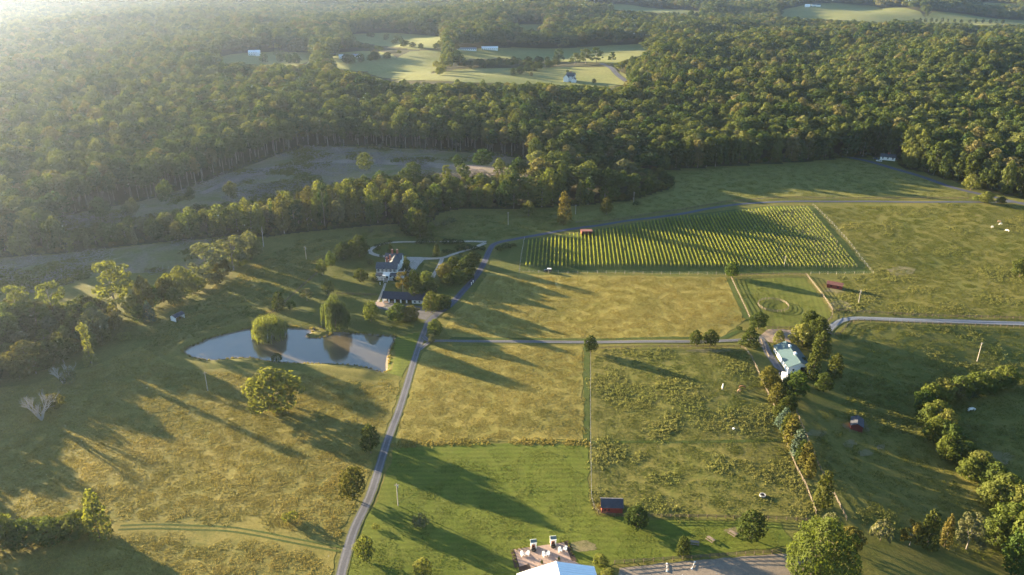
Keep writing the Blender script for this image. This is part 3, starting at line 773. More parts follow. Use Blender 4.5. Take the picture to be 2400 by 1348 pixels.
for i in range(3):      # cedar: dense flame shape
    rng = np.random.default_rng(310 + i)
    add_variant('cedar', 9, 4.6, cone_lobes(rng, 9, 4.6, 34, .9), 7.5, .40, 'leafcedar', 320 + i, (9, .16, 1.6, .4, 8.0, 4))
for i in range(2):      # spruce: pointed cone in tiers
    rng = np.random.default_rng(330 + i)
    add_variant('spruce', 10, 5.2, cone_lobes(rng, 10, 5.2, 40, .2), 6.5, .42, 'leafdark', 340 + i, (10, .16, 1.8, .4, 9.2, 5))
for i in range(4):      # shrub
    rng = np.random.default_rng(360 + i); L = []
    for k in range(11):
        a = k * 2.4; rad = 1.15 * math.sqrt((k + .3) / 11) * rng.uniform(.8, 1.15); s = rng.uniform(.55, .85)
        L.append(((math.cos(a) * rad, math.sin(a) * rad, s * .6 + (1.25 - rad * .55) * rng.uniform(.5, 1)), (s, s, s * .9)))
    add_variant('shrub', 2.5, 3.6, L, 13, .30, 'leaf', 370 + i, (2.5, .06, .9, .3, 1.9, 4))
for i in range(1):      # the big tree at the bottom edge
    rng = np.random.default_rng(390 + i)
    add_variant('big', 17, 20, round_lobes(rng, 17, 20, .8, 44, (.13, .40), .95), 4.6, .55, 'leafbright', 395 + i, (17, .5, 8, 2, 15, 10))
def willow(seed, Ht, W, mat):
    """lumpy head of boughs, each shedding its own curtain of hanging strands"""
    rng = np.random.default_rng(seed); R_ = W / 2; L = []
    for k in range(15):
        u = (k + .5) / 15; a = k * 2.39996 + rng.uniform(-.4, .4); s = rng.uniform(.24, .36) * R_
        rad = (R_ - s * .9) * math.sqrt(u) * rng.uniform(.88, 1.05)
        z = Ht * (.95 - .50 * u ** 1.2) * rng.uniform(.92, 1.03) - s * .5
        L.append(((math.cos(a) * rad, math.sin(a) * rad, z), (s, s, s * .8)))
    p, n_ = lobe_points(rng, L, 5.0, .15, .3, .7); V1, F1 = cards(rng, p, n_, .40, .55)
    Vs = []
    for c, r in L:
        for k in range(95):
            a = rng.uniform(0, 6.28); q = math.sqrt(rng.uniform(.15, 1.0)) * r[0] * 1.02
            x, y = c[0] + math.cos(a) * q, c[1] + math.sin(a) * q; zt = c[2] + r[2] * .35 * rng.uniform(-1, 1)
            hr = math.hypot(x, y) / R_; zb = max(.15, zt * rng.uniform(.02, .75) if hr > .55 else zt * rng.uniform(.35, .9))
            m = max(3, int((zt - zb) / .6)); wd = rng.uniform(.08, .17); t = rng.uniform(0, 3.14)
            zz = np.linspace(zt, zb, m + 1); sw = np.cumsum(rng.normal(0, .05, m + 1)); ou = math.atan2(y, x)
            xo = x + math.cos(ou) * np.linspace(0, .5, m + 1) + sw; yo = y + math.sin(ou) * np.linspace(0, .5, m + 1) - sw
            for j in range(m):
                t2 = t + rng.uniform(-.8, .8); dx, dy = math.cos(t2) * wd, math.sin(t2) * wd
                Vs += [(xo[j]-dx, yo[j]-dy, zz[j]), (xo[j]+dx, yo[j]+dy, zz[j]-.06), (xo[j+1]+dx*.5, yo[j+1]+dy*.5, zz[j+1]), (xo[j+1]-dx*.5, yo[j+1]-dy*.5, zz[j+1]+.05)]
    V = np.vstack([V1, np.array(Vs)]); F_ = np.arange(len(V)).reshape(-1, 4)
    tm = trunk_mesh('willow_trunk', rng, Ht, .5, W * .35, 2, Ht * .8, 8)
    VAR.setdefault('willow', []).append((tm, mk('willow_crown', V, F_, [M[mat]]), Ht, W))
willow(410, 15, 20, 'willow'); willow(411, 17, 17, 'willowgrey')
def ivy_column(seed):
    rng = np.random.default_rng(seed); L = []
    for k in range(34):
        z = (k + .5) / 34; rad = (1.7 if z < .25 else .9 + .5 * math.sin(z * 9)) * rng.uniform(.3, .9); a = k * 2.4; s = rng.uniform(.55, 1.0) * (1.25 - .3 * z)
        L.append(((math.cos(a) * rad, math.sin(a) * rad, .5 + z * 11.2), (s, s, s * 1.1)))
    add_variant('ivy', 12.4, 5.4, L, 8, .38, 'leafyellow', seed, (12, .3, 1.4, 2, 11, 5))
ivy_column(420)
def bare_tree(seed, Ht, W, name):
    rng = random.Random(seed); b = MB()
    def grow(p, d, L, r, lv):
        q = p + d * L; mid = (p + q) / 2 + Vector((rng.uniform(-1, 1), rng.uniform(-1, 1), rng.uniform(-.3, .8))) * L * .07
        b.tube([p, mid, q], [r, r * .8, r * .55], 5 if lv < 2 else 4)
        if lv >= 4: return
        for k in range(3 if lv < 3 else 2):
            nd = (d + Vector((rng.uniform(-1, 1), rng.uniform(-1, 1), rng.uniform(-.25, .55))) * .75).normalized()
            st = p + (q - p) * rng.uniform(.55, 1.0)
            grow(st, nd, L * rng.uniform(.5, .75), r * .55, lv + 1)
    for k in range(6):
        a = k * 1.05 + rng.uniform(-.3, .3)
        grow(Vector((0, 0, -.2)), Vector((math.cos(a) * .8, math.sin(a) * .8, rng.uniform(.9, 2.2))).normalized(), Ht * .45, .16, 0)
    return b.mesh(name, [M['deadwood']])
BARE = bare_tree(5, 7.5, 9, 'bare_branches')
NEARVAR = {k: list(v) for k, v in VAR.items()}

NAMES = {'round': 'deciduous_tree', 'full': 'hedgerow_tree', 'open': 'open_crowned_tree', 'pole': 'tall_stemmed_tree', 'forest': 'forest_tree', 'belt': 'belt_tree',
         'cedar': 'cedar_tree', 'spruce': 'spruce_tree', 'shrub': 'shrub', 'big': 'broad_tree', 'willow': 'willow_tree', 'ivy': 'ivy_clad_tree'}
_trng = np.random.default_rng(77)
def plant(kind, x, y, h, wd, label, mat=None, group=None, var=None, name=None, z=None):
    vs_ = VAR[kind]; k = int(_trng.integers(len(vs_))) if var is None else var
    tm, cm, H0, W0 = vs_[k]
    root = empty(name or NAMES[kind], (x, y, gz(x, y) if z is None else z), _trng.uniform(0, 6.28), (wd / W0, wd / W0, h / H0))
    tag(root, label, 'shrub' if kind == 'shrub' else 'tree', group)
    if tm: link('trunk' if kind != 'shrub' else 'stem', tm, root)
    c = link('crown' if kind != 'shrub' else 'foliage', cm, root)
    if mat:
        c.material_slots[0].link = 'OBJECT'; c.material_slots[0].material = M[mat]
    return root
def T(kind, px, by, ty, wpx, label, mat=None, group=None, var=None, name=None, minh=.6):
    """tree whose foot is seen at (px, by), its top at row ty, wpx pixels wide"""
    wpx = wpx * 1.0
    p = G(px, by); s = px_m(p); wd = wpx / s
    fwd = wd * .22 if kind not in ('pole', 'ivy') else 0      # the trunk stands behind the crown's visible foot
    L = math.hypot(p[0], p[1]); x, y = p[0] * (1 + fwd / L), p[1] * (1 + fwd / L)
    q = np.array([x, y, gz(x, y)]); h = max(minh, top_height(q, px, ty))
    return plant(kind, x, y, h, wd, label, mat, group, var, name)

# ---------------------------------------------------------------- scatter one stuff object with geometry nodes
def scatter(name, pts, rz, sc, idx, meshes, label, cat=None):
    col = bpy.data.collections.new(name + '_kinds')
    for k, me in enumerate(meshes):
        o = bpy.data.objects.new('%s_kind_%02d' % (name, k), me); col.objects.link(o)
    n = len(pts); me = bpy.data.meshes.new(name); me.vertices.add(n)
    me.vertices.foreach_set('co', np.asarray(pts, np.float32).ravel())
    a = me.attributes.new('rz', 'FLOAT_VECTOR', 'POINT'); v = np.zeros((n, 3), np.float32); v[:, 2] = rz; a.data.foreach_set('vector', v.ravel())
    a = me.attributes.new('sc', 'FLOAT_VECTOR', 'POINT'); a.data.foreach_set('vector', np.asarray(sc, np.float32).ravel())
    a = me.attributes.new('ix', 'INT', 'POINT'); a.data.foreach_set('value', np.asarray(idx, np.int32))
    me.update(); ob = link(name, me)
    ng = bpy.data.node_groups.new(name, 'GeometryNodeTree')
    ng.interface.new_socket('Geometry', in_out='INPUT', socket_type='NodeSocketGeometry')
    ng.interface.new_socket('Geometry', in_out='OUTPUT', socket_type='NodeSocketGeometry')
    gi = ng.nodes.new('NodeGroupInput'); go = ng.nodes.new('NodeGroupOutput')
    ip = ng.nodes.new('GeometryNodeInstanceOnPoints'); ci = ng.nodes.new('GeometryNodeCollectionInfo')
    ci.inputs['Collection'].default_value = col; ci.inputs['Separate Children'].default_value = True; ci.inputs['Reset Children'].default_value = True
    def na(nm, ty):
        q = ng.nodes.new('GeometryNodeInputNamedAttribute'); q.data_type = ty; q.inputs['Name'].default_value = nm; return q.outputs[0]
    er = ng.nodes.new('FunctionNodeEulerToRotation')
    ng.links.new(na('rz', 'FLOAT_VECTOR'), er.inputs[0]); ng.links.new(er.outputs[0], ip.inputs['Rotation'])
    ng.links.new(na('sc', 'FLOAT_VECTOR'), ip.inputs['Scale']); ng.links.new(na('ix', 'INT'), ip.inputs['Instance Index'])
    ip.inputs['Pick Instance'].default_value = True
    ng.links.new(gi.outputs[0], ip.inputs['Points']); ng.links.new(ci.outputs[0], ip.inputs['Instance'])
    ng.links.new(ip.outputs[0], go.inputs[0])
    md = ob.modifiers.new('scatter', 'NODES'); md.node_group = ng
    tag(ob, label, cat, kind='stuff'); return ob
# ---------------------------------------------------------------- woods
rng = np.random.default_rng(2024)
def jgrid(rmin, rmax, sp, half=R(40)):
    xs = np.arange(-rmax, rmax, sp); ys = np.arange(150, rmax, sp); X, Y = np.meshgrid(xs, ys)
    X = X.ravel() + rng.uniform(-.42, .42, X.size) * sp; Y = Y.ravel() + rng.uniform(-.42, .42, Y.size) * sp
    d = np.hypot(X, Y); k = (d >= rmin) & (d < rmax) & (np.abs(np.arctan2(X, Y)) < half); return X[k], Y[k]
VISIBLE_OPEN = [CLEAR1] + list(FARCLEAR.values())
def in_open(x, y, with_farm=True):
    o = poly_in(FARM, x, y) if with_farm else np.zeros(len(x), bool)
    for P in VISIBLE_OPEN: o |= poly_in(P, x, y)
    return o
OPEN_PX = [CLEAR1_PX] + list(FARCLEAR_PX.values())
def fit_heights(x, y, h):
    """drop trees on open land; lower or drop those whose crown would stand before open land that the view shows"""
    z = HT(x, y); ok = ~in_open(x, y); hh = h.copy()
    for _try in range(4):
        hit = np.zeros(len(x), bool)
        for fr in (1.0, .6, .3):
            u, v = project(x, y, z + hh * fr)
            for P in OPEN_PX: hit |= poly_in(P, u, v)
        hit &= ok
        if _try < 3: hh[hit] *= .72
        else: ok &= ~hit
    bold = (rng.random(len(x)) < .10) & (np.hypot(x, y) < 600) & ~in_open(x, y); hh[bold] = np.maximum(hh[bold], h[bold] * .95); ok |= bold
    return ok, hh, z
bands = [(300, 1250, 8.4, 1.0), (1250, 2600, 11.0, 1.1)]
X, Y, Hh = [], [], []
for a, b, sp, k in bands:
    x, y = jgrid(a, b, sp); X.append(x); Y.append(y)
    d = np.hypot(x, y)
    tall = np.where(d < 620, rng.uniform(14, 22.5, len(x)), rng.uniform(19, 27, len(x)))
    Hh.append(tall * k)
X = np.concatenate(X); Y = np.concatenate(Y); Hh = np.concatenate(Hh)
# belt between the felled strips stays lower at its right end
pxs = 1200 + FPX * X / (Y * CP + CAM_H * SP)
dcl = np.hypot(X, Y)
behind_clear = poly_in(CLEAR1, X * .975, Y * .975)          # stands just behind the felled clearing
low = (dcl < 600) & (pxs > 1380) & (pxs < 1640); Hh[low] *= np.interp(pxs[low], [1380, 1560], [.85, .45])
wd_ = (dcl > 560) & (dcl < 800) & (pxs > 1240) & (pxs < 1720); Hh[wd_] *= .82
Hh[behind_clear] = rng.uniform(20, 25, behind_clear.sum())
ok, Hh, Zz = fit_heights(X, Y, Hh)
# clumpy gaps and emergent trees
gap = np.array([mnoise.noise(Vector((a * .012, b * .012, 3.1))) for a, b in zip(X[ok], Y[ok])])
X, Y, Hh, Zz, behind_clear = X[ok], Y[ok], Hh[ok], Zz[ok], behind_clear[ok]
Hh *= (1 + .30 * gap) * rng.uniform(.86, 1.12, len(Hh))
pxs = 1200 + FPX * X / (Y * CP + CAM_H * SP); dist = np.hypot(X, Y)
front = in_open(X * (1 - 11 / dist), Y * (1 - 11 / dist))    # open ground in front: these show whole
inview = np.abs(pxs - 1200) < 1290
score = np.where(front, 0, 330) + dist + np.where(inview, 0, 4000) + np.where(dist > 1000, 2000, 0)
order = np.argsort(score); sel = order[:300]; rest = order[300:]
GRP = {'pole': 'wall of tall stems behind the clearing', 'belt': 'trees of the middle belt', 'wood': 'edge trees of the dark wood', 'road': 'edge trees along the wood road', 'deep': 'forest trees behind the clearing'}
TONE = {'leaf': 'mid green', 'leafforest': 'olive green', 'leafgrey': 'grey green', 'leafdark': 'dark green', 'leafyellow': 'yellow green', 'leafcedar': 'bronze green', None: 'pale stemmed'}
FORM = {'belt': 'tall leafy tree', 'open': 'open crowned tree', 'full': 'broad bushy tree', 'cedar': 'pointed tree', 'pole': 'tall bare stemmed tree', 'forest': 'round crowned forest tree'}
def where(key, px, d):
    if key == 'pole': return 'in the wall behind the clearing, ' + ('at its left end' if px < 350 else 'left of the lone yellow tree' if px < 560 else 'above the clearing bend' if px < 760 else 'above the clearing middle' if px < 1000 else 'near its right corner')
    if key == 'belt': return 'in the tree belt ' + ('at the left frame edge' if px < 160 else 'above the lower felled strip' if px < 420 else 'before the broken snag' if px < 640 else 'behind the west pasture' if px < 860 else 'behind the farmhouse' if px < 1040 else 'above the pasture pole' if px < 1250 else 'behind the golden cedar' if px < 1420 else 'at its low right end')
    if key == 'wood': return 'on the upper field wood edge, ' + ('at the clearing corner' if px < 1500 else 'left part' if px < 1700 else 'middle part' if px < 1850 else 'next to the small house')
    if key == 'road': return 'on the roadside wood edge, ' + ('by the small house' if px < 2130 else 'halfway down' if px < 2270 else 'near the road junction')
    return 'in the wood behind the felled clearing'
for i in sel:
    x, y, h = X[i], Y[i], Hh[i]; b = bool(behind_clear[i]); m = None
    if b: key, kind, wd = 'pole', 'pole', rng.uniform(7.5, 11)
    elif pxs[i] > 1990: key, kind, wd = 'road', ('belt' if rng.random() < .7 else 'full'), rng.uniform(9, 13)
    elif dist[i] > 560 and pxs[i] > 1240: key, kind, wd = 'wood', ('belt' if rng.random() < .7 else 'full'), rng.uniform(9, 13)
    elif dist[i] > 600: key, kind, wd = 'deep', 'forest', rng.uniform(9, 12)
    else:
        key = 'belt'; q = rng.random(); kind = 'belt' if q < .5 else 'open' if q < .68 else 'full' if q < .84 else 'cedar'
        h *= rng.uniform(.75, 1.12); wd = min(rng.uniform(6.5, 13), h * .85) if kind != 'cedar' else h * rng.uniform(.32, .45)
    if key in ('wood', 'road'): m = 'leafdark' if rng.random() < .4 else 'leafforest'
    elif key == 'belt': m = ['leaf', 'leaf', 'leafforest', 'leafgrey' if pxs[i] < 800 else 'leafdark', 'leafyellow', 'leafyellow' if pxs[i] < 800 else 'leafforest', 'leafcedar'][int(rng.integers(7))]  # left belt: yellower leaf colour stands in for sunlit crowns
    plant(kind, x, y, h, wd, TONE[m] + ' ' + FORM[kind] + ' ' + where(key, pxs[i], dist[i]) if m else FORM[kind] + ' ' + where(key, pxs[i], dist[i]), m, GRP[key], z=float(Zz[i]))
# the rest of the woods
fm_ = [VAR['forest'][k][1] for k in range(4)] + [VAR['pole'][k][1] for k in range(4)]
def recolour(me, m):
    q = me.copy(); q.materials[0] = M[m]; return q
fm_ += [recolour(VAR['open'][0][1], 'leafpale'), recolour(VAR['open'][1][1], 'leafyellow'), recolour(VAR['cedar'][0][1], 'leafdark'), recolour(VAR['full'][0][1], 'leafforest'), recolour(VAR['full'][1][1], 'leafdark'), recolour(VAR['forest'][1][1], 'leafpale')]
r_ = rest; k_ = rng.integers(0, 8, len(r_)); sp_ = rng.random(len(r_)); k_[sp_ < .13] = rng.integers(8, 14, (sp_ < .13).sum()); k_[behind_clear[r_]] = rng.integers(4, 8, behind_clear[r_].sum())
H0 = np.array([22.]*4 + [25.]*4 + [13.5, 13.5, 9., 14., 14., 22.])[k_]; W0 = np.array([11.]*4 + [9.5]*4 + [11.5, 11.5, 4.6, 11., 11., 11.])[k_]
wd = (8.5 + 9.5 * rng.random(len(r_)) ** 1.6) * np.where(dist[r_] > 1250, 1.3, 1.0) * np.clip(Hh[r_] / 20, .55, 1.15)
wd = np.where(k_ == 10, wd * .62, wd) * np.where(rng.random(len(r_)) < .06, 1.45, 1.0)
sc_ = np.stack([wd / W0, wd / W0, Hh[r_] / H0], 1)
scatter('forest', np.stack([X[r_], Y[r_], Zz[r_]], 1), rng.uniform(0, 6.28, len(r_)), sc_, k_, fm_, 'dense mixed forest covering the land beyond the farm')
# stems of the trees just behind the wall of trees
bk = poly_in(CLEAR1, X[r_] * .93, Y[r_] * .93) | poly_in(CLEAR1, X[r_] * .96, Y[r_] * .96)
rs = r_[bk]; ks = rng.integers(0, 4, len(rs)); ws = rng.uniform(.8, 1.3, len(rs))
scatter('forest_stems', np.stack([X[rs], Y[rs], Zz[rs]], 1), rng.uniform(0, 6.28, len(rs)), np.stack([ws, ws, Hh[rs] / 25], 1), ks, [v[0] for v in VAR['pole']], 'bare stems inside the wood behind the felled clearing')
# undergrowth along the wood edges
ux, uy = jgrid(300, 950, 4.2); k = ~in_open(ux, uy); ux, uy = ux[k], uy[k]
nearo = np.zeros(len(ux), bool); wall = np.zeros(len(ux), bool)
for a in np.arange(0, 6.28, .785):
    nearo |= in_open(ux + 9 * math.cos(a), uy + 9 * math.sin(a)); wall |= poly_in(CLEAR1, ux + 16 * math.cos(a), uy + 16 * math.sin(a))
z_ = HT(ux, uy); hh = rng.uniform(2.2, 5.5, len(ux)) * np.where(wall, .45, 1.0)
uu, vv = project(ux, uy, z_ + hh); bad = np.zeros(len(ux), bool)
for P in OPEN_PX: bad |= poly_in(P, uu, vv)
k = nearo & ~bad; ux, uy, z_, hh = ux[k], uy[k], z_[k], hh[k]
UG = []
for q, mm in enumerate(['leafcedar', 'leafdark', 'leaf', 'leafcedar']):
    me = VAR['shrub'][q][1].copy(); me.materials[0] = M[mm]; UG.append(me)
ws = hh * rng.uniform(.9, 1.5, len(ux)) / 3.6
scatter('undergrowth', np.stack([ux, uy, z_], 1), rng.uniform(0, 6.28, len(ux)), np.stack([ws, ws, hh / 2.5], 1), rng.integers(0, 4, len(ux)), UG, 'dark brushy undergrowth along the edges of the woods')
# far woods: clumps of crowns
CL = []
for s_ in range(4):
    rg = np.random.default_rng(500 + s_); L = []
    for k in range(11):
        a = rg.uniform(0, 6.28); rad = 17 * math.sqrt(rg.random()); s = rg.uniform(4.0, 7.5)
        L.append(((math.cos(a) * rad, math.sin(a) * rad, rg.uniform(12, 18)), (s, s, s * .9)))
        L.append(((L[-1][0][0] + rg.normal(0, 2.4), L[-1][0][1] + rg.normal(0, 2.4), L[-1][0][2] - 4), (s * .9, s * .9, s)))
    P, Nn = lobe_points(rg, L, .32, .1, .15); V, F_ = cards(rg, P, Nn, 2.4); CL.append(mk('crown_clump', V, F_, [M['leafforest']]))
X2, Y2, S2 = [], [], []
for a, b, sp, k in [(2600, 5200, 25, 1.0), (5200, 13000, 60, 2.3)]:
    x, y = jgrid(a, b, sp); h = np.full(len(x), 18.0 * (1 if k == 1 else 1.2)); ok, hh, z = fit_heights(x, y, h)
    X2.append(x[ok]); Y2.append(y[ok]); S2.append(np.stack([np.full(ok.sum(), k), np.full(ok.sum(), k), hh[ok] / 18 * rng.uniform(.8, 1.25, ok.sum())], 1))
X2 = np.concatenate(X2); Y2 = np.concatenate(Y2); S2 = np.concatenate(S2)
scatter('distant_forest', np.stack([X2, Y2, HT(X2, Y2)], 1), rng.uniform(0, 6.28, len(X2)), S2, rng.integers(0, 4, len(X2)), CL, 'far hazy forest rolling to the horizon')
# ---------------------------------------------------------------- single trees and shrubs
# (kind, foot x, foot row, top row, width, label, material)
ONE = [
 ('round',847,664,629,34,'round dark green tree on the lawn west of the farmhouse','leafdark'),
 ('round',776,630,588,24,'small upright tree at the upper corner of the west lawn','leaf'),
 ('round',755,648,606,27,'upright tree beside the lawn fence corner','leaf'),
 ('round',771,695,655,31,'yellowish round tree above the larger grey willow','leafyellow'),
 ('open',720,708,674,34,'low loose tree on the lawn between fence and willow','leafgrey'),
 ('cedar',655,730,683,36,'dark columnar cedar beside the lawn fence','leafdark'),
 ('shrub',683,728,699,30,'round bush touching the dark columnar cedar','leaf'),
 ('willow',634,808,737,94,'yellow green weeping willow standing in the pond','willow'),
 ('willow',788,777,692,80,'grey green weeping willow on the pond bank','willowgrey'),
 ('shrub',650,851,824,30,'round bush on the near shore of the pond','leafdark'),
 ('full',645,975,861,124,'lone sunlit yellow green tree in the dry meadow','leafyellow'),
 ('open',945,694,632,36,'golden leafed tree right of the farmhouse porch','leafbronze'),
 ('round',972,690,630,32,'dark tree between the golden tree and the garden drive','leafdark'),
 ('round',1001,676,634,40,'tree with yellow top beside the garden drive','leaf'),
 ('full',978,704,662,44,'low dark tree behind the stable roof','leafdark'),
 ('full',1006,700,658,42,'dark bushy tree behind the right end of the stable','leafdark'),
 ('round',1010,737,682,40,'pale leafed tree at the right end of the stable','leaf'),
 ('full',1038,730,690,42,'dark tree between stable and asphalt drive','leafdark'),
 ('full',933,757,711,50,'leafy tree in front of the stable bays','leaf'),
 ('full',962,757,716,44,'leafy tree in front of the stable end wall','leaf'),
 ('round',871,759,706,40,'bronze tinted tree left of the stable court','leaf'),
 ('spruce',1024,603,564,20,'narrow spruce on the lawn inside the loop drive','leafcedar'),
 ('full',806,612,566,42,'dark bushy tree at the left end of the loop drive','leafdark'),
 ('full',843,606,551,46,'tall dark tree left of the loop drive bend','leafdark'),
 ('spruce',953,645,600,24,'dark conical evergreen right of the farmhouse','leafdark'),
 ('spruce',916,597,570,18,'small dark evergreen behind the farmhouse','leafdark'),
 ('cedar',985,558,493,46,'tall dark cedar behind the loop drive','leafcedar'),
 ('cedar',1011,558,520,32,'green conical cedar next to the tall dark cedar','leaf'),
 ('round',1239,509,470,30,'small tree with yellow top in the pasture below the belt','leaf'),
 ('cedar',1322,527,449,42,'tall golden brown cedar beside the asphalt road','leafbronze'),
 ('round',1421,506,460,32,'small bronze topped tree in the pasture above the road','leafcedar'),
 ('shrub',1491,482,470,22,'low dark bush under the utility pole in the upper field','leafdark'),
 ('round',1020,790,748,38,'round dark tree at the lane junction','leaf'),
 ('round',1012,806,787,17,'small pale tree on the junction island','leafgrey'),
 ('round',1383,831,786,35,'round dark tree at the corner of the rough paddock','leafdark'),
 ('round',1714,653,614,34,'round tree at the vineyard corner of the pen paddock','leaf'),
 ('round',1630,813,773,31,'left tree of the round pair on the gravel lane','leafdark'),
 ('round',1664,813,773,38,'right tree of the round pair on the gravel lane','leafdark'),
 ('shrub',1733,775,764,16,'small bush on the mown corner before the barn yard','leafdark'),
 ('spruce',1757,813,763,46,'dark spruce at the end of the gravel lane','leafdark'),
 ('round',1776,775,731,44,'dark leafy tree at the pen paddock corner','leafdark'),
 ('cedar',1824,808,774,32,'bright yellow green tree at the barn gable','leafyellow'),
 ('full',1878,818,758,60,'large pale green tree behind the barn','leafyellow'),
 ('round',1893,824,783,28,'small bright tree against the barn roof','leafyellow'),
 ('full',1896,775,727,42,'dark green tree north of the barn yard','leafdark'),
 ('full',1917,800,742,48,'large dark green tree beside the gravel drive','leafdark'),
 ('full',1920,850,775,44,'deep green shaded tree right of the barn','leafdark'),
 ('cedar',1902,893,814,44,'pointed cedar at the near corner of the barn','leafcedar'),
 ('cedar',1953,893,827,46,'pointed golden green cedar right of the barn','leafcedar'),
 ('round',1800,915,858,52,'dark cedar like tree at the corridor fence top','leafcedar'),
 ('round',1862,938,868,58,'round sunlit tree beside the white trailer','leaf'),
 ('round',1929,925,873,42,'round dark tree right of the white trailer','leafdark'),
 ('full',1880,865,838,30,'low bush below the barn door','leafdark'),
 ('cedar',1818,950,896,46,'cedar in the corridor below the trailer','leafcedar'),
 ('full',1845,965,925,44,'bronze green cedar bush in the fenced corridor','leafcedar'),
 ('spruce',1836,1010,955,48,'blue green spruce in the fenced corridor','leafblue'),
 ('cedar',1852,1045,972,46,'olive cedar below the blue spruce','leafcedar'),
 ('cedar',1868,1078,1005,46,'blue tinged cedar halfway down the corridor','leafblue'),
 ('cedar',1886,1100,1035,42,'lowest cedar of the thick corridor clump','leafcedar'),
 ('cedar',1842,1028,968,38,'bronze cedar between the blue spruce and the olive cedar','leafcedar'),
 ('full',1828,985,948,40,'dark cedar bush above the blue spruce','leafcedar'),
 ('cedar',1876,1090,1030,38,'dark cedar squeezed into the corridor clump','leafdark'),
 ('full',1860,1062,1020,40,'olive bush at the left corridor fence','leafcedar'),
 ('cedar',1896,1120,1062,34,'small cedar below the corridor clump','leafcedar'),
 ('full',1838,925,890,40,'dark bush between trailer and corridor','leafdark'),
 ('cedar',1925,1196,1103,54,'lone cedar between the two corridor fences','leafcedar'),
 ('big',1912,1385,1218,160,'large broad sunlit tree at the bottom edge','leafbright'),
 ('full',1985,1300,1235,64,'dull green bush right of the large broad tree','leafcedar'),
 ('shrub',1945,1245,1195,44,'brownish thicket at the foot of the corridor fences','leafgrey'),
 ('shrub',2061,1276,1214,60,'grey leafed bush at the shaded pasture foot','leafgrey'),
 ('cedar',2170,1290,1194,56,'pointed bronze green cedar in the bottom brush','leafcedar'),
 ('open',2130,1285,1220,50,'thin olive tree in the bottom brush','leafcedar'),
 ('cedar',2212,1285,1206,34,'slim bronze cedar in the bottom brush','leafbronze'),
 ('open',2262,1296,1203,70,'loose pale twigged tree in the bottom brush','leafgrey'),
 ('cedar',238,1272,1146,66,'tall ivy column tree at the end of the lower hedge','leafyellow'),
 ('round',857,1322,1256,50,'round sunlit tree beside the bottom of the lane','leafyellow'),
 ('round',993,1362,1309,48,'round sunlit tree left of the white roof','leafyellow'),
 ('round',1408,1332,1302,36,'small bright tree right of the white roof','leafyellow'),
 ('round',1424,1362,1335,36,'small bright tree at the arena corner','leafyellow'),
 ('round',870,1068,994,46,'dark leaning tree on the lane bank','leafdark'),
 ('round',829,1178,1094,66,'dark bronze tree on the lane bank above the red shed row','leafcedar'),
 ('round',1491,1245,1188,58,'dark round tree below the bright red shed','leafdark'),
 ('round',1756,1272,1198,66,'dark round tree by the picnic tables','leafdark'),
 ('cedar',1600,1304,1258,40,'dark green shrubby tree above the riding arena','leafdark'),
 ('shrub',985,1240,1206,46,'faint loose bush in the mown field shadow','leafgrey'),
 ('shrub',880,1242,1228,22,'small pale bush beside the lane','leafyellow'),
 ('shrub',684,1228,1198,46,'loose yellow bush in the dry meadow','leafyellow'),
 ('round',390,462,420,30,'lone small yellow tree in the felled clearing','leafyellow'),
 ('full',2310,478,448,34,'round bush island at the right road junction','leafyellow'),
 ('shrub',2290,474,456,22,'small bush left of the road junction island','leaf'),
 ('full',2345,478,460,22,'dark bush right of the road junction island','leafdark'),
 ('round',2388,652,603,40,'dark tree in the right pasture at the frame edge','leafcedar'),
 ('round',2275,448,408,40,'sunlit small tree at the foot of the road wood','leafyellow'),
 ('open',492,668,568,98,'wide open crowned tree with visible limbs at the pasture edge','leafgrey'),
 ('open',548,640,553,86,'grey green open tree behind the wide crowned one','leafgrey'),
 ('round',590,612,540,52,'pale upper tree at the end of the pasture hedge','leafgrey'),
 ('full',430,702,622,64,'yellow green tree pair in the pasture hedge','leafyellow'),
 ('full',398,700,640,44,'bright small tree in the pasture hedge','leafyellow'),
 ('open',276,742,612,108,'large ivy hung tree in the pasture hedge','leafyellow'),
 ('full',345,735,645,46,'pine like olive tree in the pasture hedge','leafcedar'),
 ('spruce',352,756,704,34,'small spruce in front of the pasture hedge','leafblue'),
 ('open',133,765,654,76,'tall tree in the far left thicket with a leafy top','leafyellow'),
 ('open',50,760,668,70,'leafy tree on the left frame edge','leafyellow'),
 ('ivy',214,855,756,40,'slim leaning yellow topped tree before the thicket','leafyellow'),
 ('full',200,742,690,48,'dark small tree behind the left thicket','leafdark'),
 ('full',228,800,722,70,'silvery grey tree in the left thicket','leafgrey'),
 ('shrub',290,800,776,46,'low sunlit shrub before the silvery tree','leafyellow'),
 ('full',150,845,790,70,'dark olive tree in the left thicket','leafcedar'),
 ('full',70,880,800,90,'dark brownish tree in the left thicket','leafcedar'),
 ('shrub',130,965,912,56,'dark bush behind the bleached dead tree','leafcedar'),
 ('shrub',165,905,858,44,'thorny grey bush above the dead tree','leafgrey'),
 ('cedar',1378,402,366,26,'narrow dark cedar at the belt end','leafdark'),
 ('full',1460,425,372,60,'pale grey green tree at the belt end','leafgrey'),
 ('pole',1255,398,322,34,'isolated tall stem at the corner of the felled clearing','leafforest'),
 ('pole',1293,394,326,34,'leaning tall stem at the corner of the felled clearing','leafforest'),
]
for k, px, by, ty, wd, lab, m in ONE:
    var = None
    if k == 'willow': var = 0 if 'pond' in lab and 'yellow' in lab else 1
    T(k, px, by, ty, wd, lab, m, var=var)
